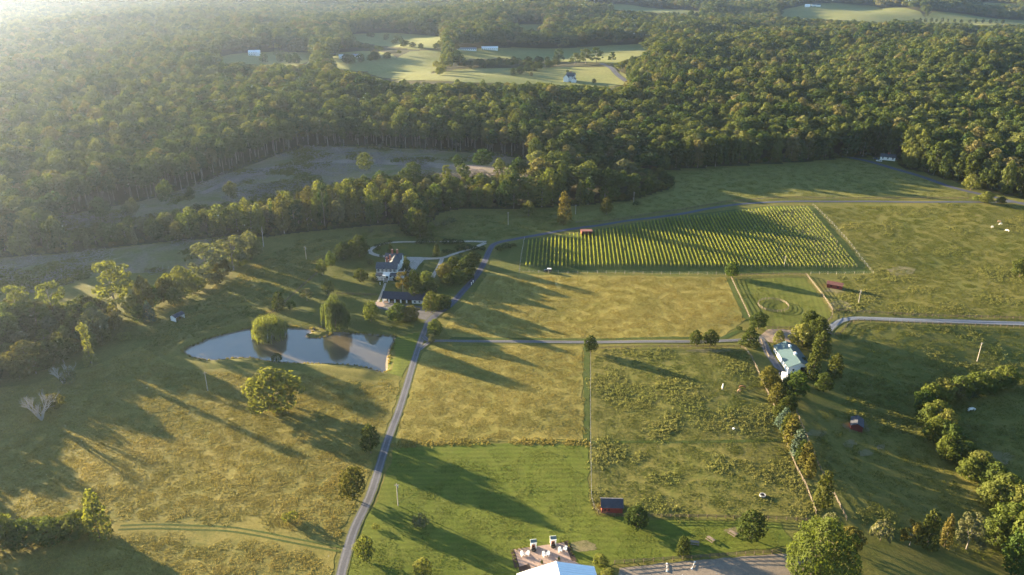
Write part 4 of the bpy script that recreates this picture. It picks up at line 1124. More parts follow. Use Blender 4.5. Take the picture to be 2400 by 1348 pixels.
# hedgerow curling through the right pasture
HR = [(2355,905,860,60),(2318,915,868,56),(2285,925,872,60),(2245,935,882,58),(2208,945,886,56),(2178,955,898,56),(2160,975,915,50),(2190,1000,938,60),(2168,1008,952,48),
      (2210,1025,960,60),(2185,1042,975,52),(2222,1060,995,60),(2212,1082,1018,46),(2255,1090,1035,60),(2290,1120,1058,64),(2268,1130,1072,56),(2325,1148,1085,70),(2352,1180,1112,76),(2318,1190,1128,60),
      (2388,1215,1140,80),(2360,1262,1182,84),(2330,1282,1208,66),(2405,1320,1180,96),(2380,1360,1240,90)]
for i, (px, by, ty, wd) in enumerate(HR):
    T('full', px, by, ty, wd, 'leafy tree in the hedgerow curling through the shaded right pasture', ['leafbright', 'leaf', 'leafbright', 'leaf', 'leafyellow'][i % 5], 'curling hedgerow of the right pasture')
    if i < len(HR) - 1:
        q = HR[i+1]; T('full', (px+q[0])/2 + 8, (by+q[1])/2 + 3, (ty+q[2])/2 + 16, 46, 'lower bushy tree filling the curling hedgerow of the right pasture', ['leaf', 'leafbright', 'leafdark'][i % 3], 'curling hedgerow undergrowth')
# overgrown hedge at the lower left
for i, (px, by, ty, wd) in enumerate([(185,1262,1206,84),(120,1278,1222,84),(150,1250,1212,50),(60,1285,1225,80),(20,1290,1205,70),(-30,1300,1210,90),(90,1250,1218,50)]):
    T('full', px, by, ty, wd, 'rounded bushy tree in the overgrown hedge at the lower left', 'leafyellow' if i % 2 == 0 else 'leaf', 'overgrown hedge at the lower left')
# garden shrubbery right of the farmhouse
for i, (px, by, ty, wd) in enumerate([(1043,660,616,38),(1060,642,606,36),(1082,650,616,40),(1072,668,630,42),(1096,640,600,44),(1110,622,590,36),(1062,625,600,26),(1095,660,628,34),(1052,672,640,34)]):
    T('full', px, by, ty, wd, 'rounded garden tree in the shrubbery beside the asphalt drive', ['leaf', 'leafdark', 'leafdark'][i % 3], 'garden shrubbery beside the asphalt drive')
for i, (px, by, ty, wd) in enumerate([(985,573,558,26),(1005,573,554,28),(1026,572,553,26),(1046,574,556,26),(1064,574,558,24),(1080,574,560,20),(1093,586,571,36),(1078,588,574,30),(1050,594,584,34),(1113,588,575,24),(1130,588,575,22),(1080,600,591,13),(1071,613,603,12),
        (882,580,571,14),(893,577,568,14),(904,574,565,15),(914,571,562,12),(886,588,576,16),(1172,591,574,24),(1186,584,570,30),(1203,578,570,22)]):
    T('shrub', px, by, ty, wd, 'clipped rounded shrub along the pale gravel drives by the farmhouse' if px < 1150 else 'dark shrub at the asphalt drive bend by the vineyard', 'leafyellow' if i == 2 else 'leafdark', 'shrubs along the gravel drives' if px < 1150 else 'shrubs at the drive bend')
for px, by, ty, wd in [(879,662,646,18),(878,650,640,12),(926,660,648,14),(868,622,606,18),(894,606,594,10)]:
    T('shrub', px, by, ty, wd, 'foundation shrub against the white farmhouse', 'leafdark', 'foundation shrubs of the farmhouse')
for px, by, ty, wd in [(1042,532,512,22),(1060,525,508,26),(1022,535,515,24),(870,545,533,20),(905,545,534,26),(930,548,538,18)]:
    T('shrub', px, by, ty, wd, 'low bush in the rough grass below the tree belt', 'leafgrey', 'bushes below the tree belt')
# dead bare trees
def dead(px, by, ty, label):
    p = G(px, by); h = top_height(p, px, ty); s = h / 7.5
    r = empty('dead_tree', p, .7, (s, s, s)); link('branches', BARE, r); tag(r, label, 'tree')
dead(98, 985, 915, 'bleached bare dead tree lying open in the left meadow')
dead(150, 900, 850, 'grey leafless bush before the left thicket')
def snag(px, by, ty, label):
    p = G(px, by); h = top_height(p, px, ty); b = MB()
    b.tube([(0,0,-.3),(.1,.05,h*.5),(.35,.0,h)], [.28,.2,.1], 7); b.tube([(.12,.05,h*.6),(.9,.2,h*.78)], [.09,.03], 5); b.tube([(.15,.03,h*.7),(-.6,-.3,h*.86)], [.08,.03], 5)
    o = b.build('tree_snag', M['deadwood']); o.location = p; tag(o, label, 'dead trunk')
snag(618, 578, 531, 'broken pale tree snag at the pasture corner')
# thicket of trees at the far left, and the pasture hedge
rng = np.random.default_rng(91)
TH = GP([(-90,935),(-20,910),(60,900),(120,868),(200,832),(262,800),(280,760),(250,735),(180,740),(90,745),(0,760),(-80,790)])
x0, y0 = TH.min(0); x1, y1 = TH.max(0); cnt = 0
for gx_ in np.arange(x0, x1, 6.4):
    for gy_ in np.arange(y0, y1, 6.4):
        x, y = gx_ + rng.uniform(-2.4, 2.4), gy_ + rng.uniform(-2.4, 2.4)
        if poly_in(TH, np.array([x]), np.array([y]))[0]:
            h = rng.uniform(6, 11); plant('full' if rng.random() < .7 else 'open', x, y, h, rng.uniform(6, 8.5), ('grey green tree' if (cnt := cnt + 1) % 4 == 0 else 'brownish green tree' if cnt % 2 else 'green tree') + ' in the left thicket, ' + ('cut by the frame edge' if project(x, y, 4)[0] < 40 else 'above the dead tree' if project(x, y, 4)[0] < 140 else 'behind the slim leaning tree') + (', front rows' if y < TH[:, 1].mean() else ', back rows'), 'leafgrey' if cnt % 4 == 0 else 'leafcedar' if cnt % 2 else 'leaf', 'thicket at the left frame edge')
for px, by, ty, wd in [(360,722,668,44),(385,712,650,40),(318,742,690,46),(458,690,642,40),(520,655,600,50),(560,628,585,44),(330,758,712,34),(410,718,672,38),(470,678,650,34),(505,668,640,40),(575,605,560,40),(600,590,555,34)]:
    T('full', px, by, ty, wd, 'small leafy tree filling the pasture hedge above the white shed', ['leaf', 'leafcedar', 'leafyellow'][px % 3], 'pasture hedge above the white shed')
# woodland beyond the left edge of the picture, whose shade reaches the meadow
pts = []
WS = np.array([(-330,190),(-235,205),(-215,250),(-222,300),(-228,350),(-420,380),(-480,260)])
for gx_ in np.arange(-480, -200, 7.5):
    for gy_ in np.arange(180, 390, 7.5):
        x, y = gx_ + rng.uniform(-3, 3), gy_ + rng.uniform(-3, 3)
        if poly_in(WS, np.array([x]), np.array([y]))[0]: pts.append((x, y, gz(x, y)))
pts = np.array(pts); n_ = len(pts); wd = rng.uniform(8, 12, n_); hh = rng.uniform(9, 17, n_)
scatter('west_woodland', pts, rng.uniform(0, 6.28, n_), np.stack([wd/9, wd/9, hh/17], 1), rng.integers(0, 4, n_), [v[1] for v in VAR['belt']], 'woodland just beyond the left edge of the meadow')
# far hedges and field trees
def far_row(pts_px, n, h0, h1, wd, label, group, mat='leafforest', jit=3.0):
    C = smooth_open(GP(pts_px), 4.0); ii_ = np.linspace(0, len(C) - 1, n).astype(int)
    for i in ii_:
        x, y = C[i] + rng.normal(0, jit, 2); h = rng.uniform(h0, h1)
        plant('belt', x, y, h, wd * rng.uniform(.8, 1.2), label, mat, group)
far_row([(1042,92),(1040,120),(1046,150),(1030,176)], 22, 9, 15, 10, 'tree in the straight far hedgerow between pale fields', 'straight far hedgerow', 'leafyellow', 4)
far_row([(1108,156),(1180,152),(1260,148),(1300,146)], 14, 8, 12, 10, 'dark bushy tree in the far hedge behind the distant farmhouse meadow', 'far hedge behind the farmhouse meadow', 'leafdark', 3)
far_row([(1205,178),(1250,166),(1305,154)], 10, 8, 12, 10, 'dark bushy tree in the short far hedge beside the distant farmhouse', 'short far hedge by the distant farmhouse', 'leafdark', 2)
for px, by, ty, wd in [(1310,146,112,26),(1348,152,122,30),(1372,150,112,36),(1398,148,110,32),(1434,146,120,20),(1245,180,168,9),(1392,196,184,10),(1330,170,163,8)]:
    T('open' if wd > 15 else 'round', px, by, ty, wd, 'large spreading tree around the distant white farmhouse' if wd > 15 else 'small garden tree near the distant white farmhouse', 'leafforest', 'spreading trees at the distant farmhouse' if wd > 15 else 'small trees at the distant farmhouse')
far_row([(2155,52),(2220,52),(2290,55),(2350,57)], 14, 9, 13, 8, 'small roadside tree in the row below the tan far field', 'row of roadside trees in the far distance', 'leafdark', 1)
far_row([(640,135),(665,140),(700,150),(620,146)], 9, 10, 16, 12, 'hazy single tree in the distant hazy field', 'single trees in the hazy field', 'leafforest', 8)
far_row([(800,150),(850,145),(905,135)], 9, 9, 14, 12, 'hazy tree between the distant west fields', 'trees between the distant west fields', 'leafforest', 8)
far_row([(870,86),(920,100),(960,112),(1030,116)], 14, 7, 12, 10, 'hazy dark tree below the pale hay field', 'trees below the pale hay field', 'leafdark', 6)
# ---------------------------------------------------------------- farmhouse
def window(parent, x, y, z, wd=.9, ht=1.5, side='front', shutters=False):
    """frame, pane and bar set into a wall face"""
    b = MB()
    def bx(u0, u1, d0, d1, z0, z1, m):
        if side == 'front': b.box(x+u0, x+u1, y-d1, y-d0, z+z0, z+z1, m)
        elif side == 'back': b.box(x+u0, x+u1, y+d0, y+d1, z+z0, z+z1, m)
        elif side == 'right': b.box(x+d0, x+d1, y+u0, y+u1, z+z0, z+z1, m)
        else: b.box(x-d1, x-d0, y+u0, y+u1, z+z0, z+z1, m)
    bx(-wd/2, wd/2, .004, .03, 0, ht, 1)
    for u in (-wd/2-.06, wd/2-.03): bx(u, u+.09, .005, .07, -.05, ht+.05, 0)
    bx(-wd/2-.1, wd/2+.1, .006, .11, -.12, -.02, 0); bx(-wd/2-.06, wd/2+.06, .006, .08, ht, ht+.1, 0); bx(-wd/2, wd/2, .02, .055, ht/2-.03, ht/2+.03, 0)
    o = b.build('window', [M['trim'], M['glass']], parent)
    if shutters:
        for u in (-wd/2-.46, wd/2+.09):
            c = MB(); bb = b; b = c; bx(u, u+.37, .005, .05, -.02, ht+.02, 0); b = bb
            c.build('shutter', [M['dark']], o)
    return o
p = G(906, 657); H_ = empty('farmhouse', (p[0], p[1] + 2.2, gz(p[0], p[1] + 2)), R(-2))
tag(H_, 'white clapboard farmhouse with slate roofs, brick chimneys and front porch', 'house')
fw = 5.4
b = MB(); b.gwalls(-fw, fw, 0, 6.4, -.3, 5.9, 8.0, 'x'); b.build('wall', M['clap'], H_).name = 'wall'
MB().gwalls(-.6, 4.9, 6.42, 14.4, -.3, 5.3, 7.5, 'y').build('wall', M['clap'], H_)
MB().gwalls(-3.2, 5.6, 14.42, 20.2, -.3, 5.5, 7.6, 'x').build('wall', M['clap'], H_)
MB().gwalls(-2.6, -.62, 8.2, 13.0, -.3, 3.2, 4.0, 'y').build('wall', M['clap'], H_)
MB().gable(-fw, fw, 0, 6.4, 5.95, 8.1, 'x', .4).build('roof', M['slate'], H_)
MB().gable(-.6, 4.9, 5.0, 15.6, 5.35, 7.6, 'y', .35).build('roof', M['slate'], H_)
MB().gable(-3.2, 5.6, 14.42, 20.2, 5.55, 7.75, 'x', .4).build('roof', M['slate'], H_)
MB().gable(-2.6, -.62, 8.2, 13.0, 3.25, 4.1, 'y', .2).build('roof', M['slate'], H_)
for cx, cy, z0, z1 in [(-.9,6.9,5.6,9.3),(.2,10.6,5.0,9.0),(.3,17.3,7.0,9.6),(3.0,17.3,7.0,9.6)]:
    c = MB(); c.box(cx-.48, cx+.48, cy-.38, cy+.38, z0, z1, 0); c.box(cx-.56, cx+.56, cy-.46, cy+.46, z1, z1+.16, 0); c.box(cx-.3, cx+.3, cy-.22, cy+.22, z1+.16, z1+.4, 1)
    c.build('chimney', [M['brick'], M['concrete']], H_)
for x in (-4.3, -2.1, 2.1, 4.3): window(H_, x, 0, 3.9, .95, 1.5, 'front', True)
for x in (-3.9, -1.9, 1.9, 3.9): window(H_, x, 0, .9, .95, 1.7)
window(H_, 0, 0, 3.9, .95, 1.5, 'front', True)
for y in (1.6, 4.8): window(H_, fw, y, 3.8, .9, 1.5, 'right')
for y in (8.2, 10.6, 13): window(H_, 4.9, y, 3.4, .9, 1.5, 'right'); window(H_, 4.9, y, .8, .9, 1.6, 'right')
for y in (16, 18.6): window(H_, 5.6, y, 3.5, .9, 1.5, 'right'); window(H_, 5.6, y, .8, .9, 1.6, 'right')
for x in (-2.6, -1.4): window(H_, x, 14.42, 3.4, .8, 1.4)
d = MB(); d.box(-.55, .55, -.06, -.004, 0, 2.2, 1); d.box(-.75, -.55, -.09, -.004, 0, 2.35, 0); d.box(.55, .75, -.09, -.004, 0, 2.35, 0); d.box(-.75, .75, -.1, -.006, 2.35, 2.55, 0)
dd = d.build('door', [M['trim'], M['dark']], H_); MB().box(.36, .44, -.13, -.06, .95, 1.05).build('handle', M['metal'], dd)
# front porch
pf = MB(); pf.box(-fw, fw, -3.0, -.005, -.3, .35); pf.build('porch_floor', M['concrete'], H_)
for x in (-5.1, -3.2, -1.3, 1.3, 3.2, 5.1):
    c = MB(); c.box(x-.13, x+.13, -2.92, -2.66, .35, 2.75); c.box(x-.2, x+.2, -2.99, -2.59, .35, .5); c.box(x-.2, x+.2, -2.99, -2.59, 2.6, 2.748); c.build('porch_column', M['trim'], H_)
for a, c_ in ((-4.95, -3.35), (-3.05, -1.45), (1.45, 3.05), (3.35, 4.95)):
    r = MB(); r.box(a, c_, -2.83, -2.75, 1.15, 1.23); r.box(a, c_, -2.83, -2.75, .52, .58)
    for x in np.arange(a + .1, c_, .22): r.box(x-.02, x+.02, -2.81, -2.77, .58, 1.15)
    r.build('porch_railing', M['trim'], H_)
pr = MB(); pr.slab([(-fw-.2,-3.25,2.95),(-1.9,-3.25,2.95),(-1.9,-.02,3.55),(-fw-.2,-.02,3.55)], .16); pr.slab([(1.9,-3.25,2.95),(fw+.2,-3.25,2.95),(fw+.2,-.02,3.55),(1.9,-.02,3.55)], .16)
pr.build('porch_roof', M['slate'], H_)
bl = MB(); bl.box(-1.88, 1.88, -3.2, -.02, 2.76, 3.0); bl.build('balcony_floor', M['trim'], H_)
br = MB(); br.box(-1.85, 1.85, -3.15, -3.07, 3.75, 3.85)
for x in np.arange(-1.8, 1.85, .2): br.box(x-.025, x+.025, -3.13, -3.09, 3.0, 3.75)
br.build('balcony_railing', M['trim'], H_)
st = MB()
for k in range(5): st.box(-.95, .95, -3.3-.42*k-.42, -3.0-.42*k if k == 0 else -3.3-.42*k, -.3, .3-.12*k)
st.build('porch_steps', M['concrete'], H_)
for x in (-1.0, 1.0):
    r = MB(); r.obox((x, -3.1, 1.15), (x, -5.2, .62), .08, .08); r.box(x-.06, x+.06, -5.26, -5.14, -.3, .66); r.build('stair_railing', M['trim'], H_)
# two-storey side porch on the right
s_ = MB(); s_.box(fw+.01, fw+3.5, .6, 5.2, -.3, .3); s_.box(fw+.01, fw+3.6, .5, 5.3, 2.9, 3.15); s_.build('side_porch_floor', M['trim'], H_)
for x, y in ((fw+3.3, .8), (fw+3.3, 2.9), (fw+3.3, 5.0), (fw+.4, .8)):
    MB().box(x-.14, x+.14, y-.14, y+.14, .3, 2.9).build('side_porch_column', M['trim'], H_)
r = MB(); r.box(fw+.05, fw+3.5, .56, .64, 3.95, 4.05); r.box(fw+3.44, fw+3.52, .64, 5.2, 3.95, 4.05); r.box(fw+.05, fw+3.5, 5.2, 5.28, 3.95, 4.05)
for x in np.arange(fw+.2, fw+3.5, .22): r.box(x-.025, x+.025, .58, .62, 3.15, 3.95)
for y in np.arange(.7, 5.2, .22): r.box(fw+3.46, fw+3.5, y-.025, y+.025, 3.15, 3.95)
r.build('side_porch_railing', M['trim'], H_)
MB().box(fw+.1, fw+3.4, .66, 5.18, 3.152, 3.2).build('side_porch_deck', M['slate'], H_)

# ---------------------------------------------------------------- stable with open bays
pa, pb = G(897, 709), G(992, 712.5); ax_ = pb - pa; Lg = float(np.hypot(ax_[0], ax_[1])); ang = math.atan2(ax_[1], ax_[0])
S_ = empty('stable', pa, ang); tag(S_, 'long white stable with dark roof and open bays', 'stable')
D = 7.2
w_ = MB(); w_.box(0, Lg, D-.25, D, -.3, 2.6); w_.box(0, .25, 2.0, D-.25, -.3, 2.6); w_.box(Lg-.25, Lg, 0, D-.25, -.3, 2.6); w_.box(Lg-5.4, Lg-.25, .0, .22, -.3, 2.6); w_.box(Lg-5.4, Lg-5.2, .22, D-.25, -.3, 2.6); w_.box(0.25, 1.5, 2.0, 2.2, -.3, 2.6)
w_.build('wall', M['clap'], S_)
w2 = MB(); w2.box(1.5, Lg-5.45, 3.3, 3.45, -.2, 2.55); w2.build('bay_partition', M['dark'], S_)
g_ = MB(); g_.add([(0,0,2.6),(0,D,2.6),(0,D/2,4.5)], [(0,1,2)]); g_.add([(Lg,0,2.6),(Lg,D,2.6),(Lg,D/2,4.5)], [(0,2,1)]); g_.build('gable_wall', M['clap'], S_)
MB().gable(0, Lg, 0, D, 2.62, 4.6, 'x', .5, .16).build('roof', M['dkroof'], S_)
nb = 6
for k in range(nb):
    x = .2 + (Lg - 5.6) * k / (nb - 1); MB().box(x-.32, x+.32, .05, .5, -.3, 2.6).build('bay_post', M['trim'], S_)
for k in range(nb - 1):
    x0_ = .2 + (Lg - 5.6) * k / (nb - 1); MB().box(x0_+.5, x0_+(Lg-5.6)/(nb-1)-.5, 3.2, 3.29, -.1, 2.3).build('stall_door', M['redroof'] if k % 2 == 0 else M['dark'], S_)
window(S_, Lg-4.2, 0, .7, 1.2, 1.0); window(S_, Lg-1.8, 0, .9, 1.0, 1.0)
window(S_, .9, 2.0, 1.0, .6, .9)
MB().box(-.6, Lg+.6, -1.6, 1.9, -.3, .12).build('brick_walk', M['brickpave'], S_)

# ---------------------------------------------------------------- barn with pale metal roof
Bn = empty('barn', (120.0, 305.0, gz(120, 305)), R(1.5)); tag(Bn, 'long white barn with pale metal roof and ridge vents', 'barn')
MB().gwalls(-4.8, 4.8, -9.3, 9.3, -.3, 3.2, 5.2, 'y').build('wall', M['clap'], Bn)
MB().gable(-4.8, 4.8, -9.3, 9.3, 3.25, 5.3, 'y', .45, .12).build('roof', M['metalroof'], Bn)
MB().box(-.2, .2, -9.75, 9.75, 5.27, 5.42).build('ridge_cap', M['metalroof'], Bn)
for y in (-2.6, 4.2):
    c = MB(); c.box(-.45, .45, y-.45, y+.45, 5.3, 6.0, 0); c.slab([(-.65,y-.65,6.0),(.65,y-.65,6.0),(0,y,6.6)], .05, 0); c.slab([(.65,y-.65,6.0),(.65,y+.65,6.0),(0,y,6.6)], .05, 0); c.slab([(.65,y+.65,6.0),(-.65,y+.65,6.0),(0,y,6.6)], .05, 0); c.slab([(-.65,y+.65,6.0),(-.65,y-.65,6.0),(0,y,6.6)], .05, 0)
    c.build('ridge_vent', M['trim'], Bn)
MB().box(.3, 3.6, -9.36, -9.304, -.2, 2.9).build('door', M['dark'], Bn)
for y in (-7, -4.5, -2, .5, 3, 5.5, 8): window(Bn, -4.8, y, 1.2, .9, 1.0, 'left')
window(Bn, -2.6, -9.3, 1.2, .9, 1.0)

# ---------------------------------------------------------------- sheds
def shed(name, px, by, Lx, Ly, ze, zr, rz, wall, roof, label, style='gable', opening=None):
    p = G(px, by); r = empty(name, (p[0], p[1], p[2]), rz); tag(r, label, 'shed')
    if style == 'gable':
        if opening == 'front':
            w = MB(); w.box(-Lx/2, -Lx/2+.12, -Ly/2, Ly/2, -.2, ze); w.box(Lx/2-.12, Lx/2, -Ly/2, Ly/2, -.2, ze); w.box(-Lx/2+.12, Lx/2-.12, Ly/2-.12, Ly/2, -.2, ze)
            w.add([(-Lx/2,-Ly/2,ze),(-Lx/2,Ly/2,ze),(-Lx/2,0,zr)], [(0,2,1)]); w.add([(Lx/2,-Ly/2,ze),(Lx/2,Ly/2,ze),(Lx/2,0,zr)], [(0,1,2)])
            w.build('wall', M[wall], r)
            for x in (-Lx/6, Lx/6): MB().box(x-.08, x+.08, -Ly/2, -Ly/2+.16, -.2, ze).build('post', M['wood'], r)
        else:
            MB().gwalls(-Lx/2, Lx/2, -Ly/2, Ly/2, -.2, ze, zr, 'x').build('wall', M[wall], r)
            if opening:
                for u, wd in opening: MB().box(u-wd/2, u+wd/2, -Ly/2-.03, -Ly/2-.004, .9, 1.6 if wd < 1.1 else 1.9).build('window', M['dark'], r)
        MB().gable(-Lx/2, Lx/2, -Ly/2, Ly/2, ze+.03, zr+.06, 'x', .3, .1).build('roof', M[roof], r)
    else:     # lean-to with an open front
        w = MB(); w.box(-Lx/2, -Lx/2+.12, -Ly/2, Ly/2, -.2, ze); w.box(Lx/2-.12, Lx/2, -Ly/2, Ly/2, -.2, ze); w.box(-Lx/2+.12, Lx/2-.12, Ly/2-.12, Ly/2, -.2, ze); w.build('wall', M[wall], r)
        for x in (-Lx/6, Lx/6): MB().box(x-.08, x+.08, -Ly/2, -Ly/2+.16, -.2, ze).build('post', M['wood'], r)
        MB().slab([(-Lx/2-.3,-Ly/2-.4,zr),(Lx/2+.3,-Ly/2-.4,zr),(Lx/2+.3,Ly/2+.3,ze+.1),(-Lx/2-.3,Ly/2+.3,ze+.1)], .12).build('roof', M[roof], r)
    return r
shed('run_in_shed', 417, 748, 5.2, 3.4, 2.3, 3.1, R(62), 'white', 'shedroof', 'small white open shed with dark roof in the west pasture', 'gable', 'front')
shed('vineyard_shed', 1374, 551, 6.4, 4.4, 2.8, 3.3, R(3), 'red', 'redroof', 'red open fronted shed at the top of the vineyard', 'lean')
shed('paddock_shed', 1956, 674, 7.4, 3.8, 2.3, 3.2, R(-28), 'red', 'redroof', 'long red shed with two openings beside the pen paddock', 'gable', [(-1.6,.9),(1.7,.9)])
shed('red_shed', 1433, 1192, 6.6, 4.6, 2.4, 3.9, R(-2.5), 'red', 'shedroof', 'bright red shed with dark roof in the corner of the rough paddock', 'gable', [(-2.2,.5),(-1.0,.4)])
shed('shaded_shed', 2007, 1001, 6.0, 4.2, 2.3, 3.3, R(68), 'red', 'shedroof', 'dark red shed with bluish roof in the shaded pasture', 'gable', [(0,.9)])

# ---------------------------------------------------------------- white roofed hall at the bottom edge
Wh = empty('event_hall', (12.3, 176.2, gz(12, 176)), R(7.4)); tag(Wh, 'large hall with bright white metal gable roof at the bottom edge', 'hall')
MB().gwalls(-10.6, 10.6, -20.4, -.2, -.3, 4.5, 7.5, 'y').build('wall', M['clap'], Wh)
MB().gable(-10.8, 10.8, -20.4, -.2, 4.55, 7.6, 'y', .3, .14).build('roof', M['whiteroof'], Wh)
for y in np.arange(-20.2, .2, 1.2):
    for sg in (-1, 1): MB().obox((sg*.2, y, 7.60), (sg*11.05, y, 4.53), .06, .09).build('roof_seam', M['whiteroof'], Wh)
MB().box(-.16, .16, -20.75, .15, 7.56, 7.72).build('ridge_cap', M['trim'], Wh)

# ---------------------------------------------------------------- patio with its things
PA = GP([(1205,1288),(1322,1272),(1338,1312),(1400,1345),(1230,1352),(1217,1328)])
drape('patio', PA, M['brickpave'], .14, 'brick patio in front of the white roofed hall', 'patio', 2.0, .03)
drape('flower_bed', GP([(1322,1270),(1332,1268),(1352,1316),(1340,1316)]), M['mulch'], .15, 'dark mulch bed along the right side of the patio', 'flower bed', 1.5, .1)
drape('flower_bed', GP([(1196,1290),(1205,1288),(1218,1330),(1206,1332)]), M['mulch'], .15, 'dark mulch bed along the left side of the patio', 'flower bed', 1.5, .1)
drape('flower_bed', GP([(1215,1330),(1240,1322),(1244,1332),(1218,1342)]), M['mulch'], .16, 'dark mulch bed at the front corner of the patio', 'flower bed', 1.5, .1)
for px, by in [(1201,1293),(1204,1301),(1206,1309),(1209,1317),(1213,1325),(1213,1331),(1211,1288),(1220,1285),(1228,1283),(1239,1281),(1311,1270),(1320,1269),(1332,1273),(1334,1280),(1338,1288),(1340,1294),(1344,1300)]:
    T('shrub', px, by + 2, by - 4, 6.5, 'small bright yellow green shrub in the mulch beds edging the patio', 'leafyellow', 'shrubs edging the patio')
for px, by, lab in [(1270,1322,'small potted evergreen left of the hall ridge'),(1310,1314,'small potted evergreen right of the hall ridge')]:
    T('cedar', px, by, by - 10, 7, lab, 'leafdark')
def pavilion(px, by, label):
    p = G(px, by); r = empty('fireplace_pavilion', (p[0], p[1], p[2] + .15), R(6)); tag(r, label, 'pavilion')
    for x in (-.75, .75):
        for y in (-.6, .6): MB().box(x-.09, x+.09, y-.09, y+.09, 0, 2.3).build('post', M['trim'], r)
    MB().box(-.66, .66, .2, .66, 0, 2.2).build('back_wall', M['trim'], r)
    c = MB(); c.box(-.5, .5, -.1, .2, 0, 1.0, 0); c.box(-.3, .3, -.14, -.1, .15, .8, 1); c.build('fireplace', [M['brick'], M['dark']], r)
    MB().box(-.95, .95, -.8, .8, 2.3, 2.45).build('roof_frame', M['trim'], r)
    MB().gable(-.85, .85, -.7, .7, 2.46, 3.0, 'x', .12, .08).build('roof', M['shedroof'] if False else M['metalroof'], r)
pavilion(1250, 1284, 'left small white fireplace pavilion on the patio')
pavilion(1296, 1276, 'right small white fireplace pavilion on the patio')
for px, by, lab in [(1251,1291,'dark stone fire pit before the left pavilion'),(1297,1283,'dark stone fire pit before the right pavilion')]:
    p = G(px, by); b = MB()
    for k in range(10):
        a = k * .628; b.box(math.cos(a)*.55-.15, math.cos(a)*.55+.15, math.sin(a)*.55-.15, math.sin(a)*.55+.15, 0, .45 + .04 * (k % 3))
    o = b.build('fire_pit', M['dark']); o.location = (p[0], p[1], p[2] + .14); o.rotation_euler = (0, 0, .3); tag(o, lab, 'fire pit')
def make_chair():
    r = empty('adirondack_chair', (0, 0, 0)); m = M['trim']
    s = MB()
    for k in range(5): s.obox((-.3, -.30+.13*k, .40-.045*k), (.3, -.30+.13*k, .40-.045*k), .115, .03)
    s.build('seat', m, r); bk = MB()
    for k in range(5):
        x = -.24 + .12 * k; bk.obox((x*.85, .28, .2), (x*1.15, .62, 1.0 - .05 * abs(k - 2)), .105, .025, 0, (0, 1, 0))
    bk.obox((-.3, .42, .55), (.3, .42, .55), .06, .03); bk.build('backrest', m, r)
    for x in (-.36, .36):
        MB().box(x-.07, x+.07, -.38, .42, .56, .59).build('armrest', m, r); MB().box(x-.03, x+.03, -.34, -.24, 0, .56).build('leg', m, r)
        MB().obox((x*.92, -.30, .34), (x*.92, .60, .02), .03, .12).build('leg', m, r)
    return r
ch0 = make_chair()
for i, (px, by, rz, lab) in enumerate([(1224.7,1303,.5,'leftmost white slatted garden chair on the patio'),(1236,1302,-.5,'second white slatted garden chair from the left on the patio'),(1276,1304,.5,'white slatted garden chair at the patio middle, left of the pair'),(1284,1303,-.4,'white slatted garden chair at the patio middle, right of the pair'),(1312.5,1293.5,.3,'white slatted garden chair at the right end, left of the pair'),(1324,1290.5,-.6,'rightmost white slatted garden chair on the patio')]):
    p = G(px, by); c = ch0 if i == 0 else copy_tree(ch0)
    c.location = (p[0], p[1], p[2] + .16); c.rotation_euler = (0, 0, rz + (math.pi if i < 0 else 0)); c.scale = (1.25,) * 3; tag(c, lab, 'chair', 'white garden chairs on the patio')

# ---------------------------------------------------------------- fences
POST = MB().box(-.085, .085, -.085, .085, -.35, 1.35).mesh('post', [M['fence']])
POSTP = MB().box(-.085, .085, -.085, .085, -.35, 1.35).mesh('post', [M['palefence']])
WPOST = MB().tube([(0,0,-.3),(0,0,1.7)], [.06,.055], 6).mesh('post', [M['pole']])
def fence(px, label, style='board', sp=2.8, closed=False, pts=None):
    C = GP(px) if pts is None else pts; S = []
    for i in range(len(C) - 1):
        k = max(1, int(round(np.linalg.norm(C[i+1] - C[i]) / sp)))
        for j in range(k): S.append(C[i] + (C[i+1] - C[i]) * j / k)
    S.append(C[-1]); S = np.array(S); Z = HT(S[:, 0], S[:, 1])
    r = empty('wire_fence' if style == 'wire' else 'board_fence', (S[0][0], S[0][1], Z[0])); tag(r, label, 'fence')
    me = {'board': POST, 'pale': POSTP, 'wire': WPOST}[style]; m = {'board': 'fence', 'pale': 'palefence', 'wire': 'metal'}[style]
    o0 = np.array([S[0][0], S[0][1], Z[0]])
    T_ = np.gradient(S, axis=0)
    for i in range(len(S)):
        q = link('post', me, r); q.location = Vector((S[i][0], S[i][1], Z[i])) - Vector(o0); q.rotation_euler = (0, 0, math.atan2(T_[i][1], T_[i][0]))
    for h in ((.42, .8, 1.18) if style != 'wire' else (.5, 1.0, 1.5)):
        b = MB(); hgt, wd = (.12, .04) if style != 'wire' else (.02, .02)
        for i in range(len(S) - 1):
            a = Vector((S[i][0], S[i][1], Z[i] + h)) - Vector(o0); c = Vector((S[i+1][0], S[i+1][1], Z[i+1] + h)) - Vector(o0)
            d = (c - a).normalized(); nrm = Vector((-d.y, d.x, 0)) * (.11 if style != 'wire' else .065)
            b.obox(a + nrm, c + nrm, wd, hgt)
        b.build('rail', M[m], r)
    return r
fence([(1398,819),(1560,815),(1735,815),(1748,822)], 'dark board fence along the south side of the gravel lane')
fence([(1748,822),(1760,838),(1775,870),(1787,898),(1814,955),(1834,1015),(1864,1095),(1887,1138),(1912,1204)], 'pale lit board fence on the left side of the corridor', 'pale')
fence([(1859,948),(1874,988),(1894,1035),(1922,1102),(1949,1152),(1984,1220)], 'pale board fence on the right side of the corridor', 'pale')
fence([(1384,832),(1383.5,930),(1384,1040),(1386,1170),(1392,1192),(1402,1204)], 'thin post fence between the hay meadow and the rough paddock', 'wire', 3.2)
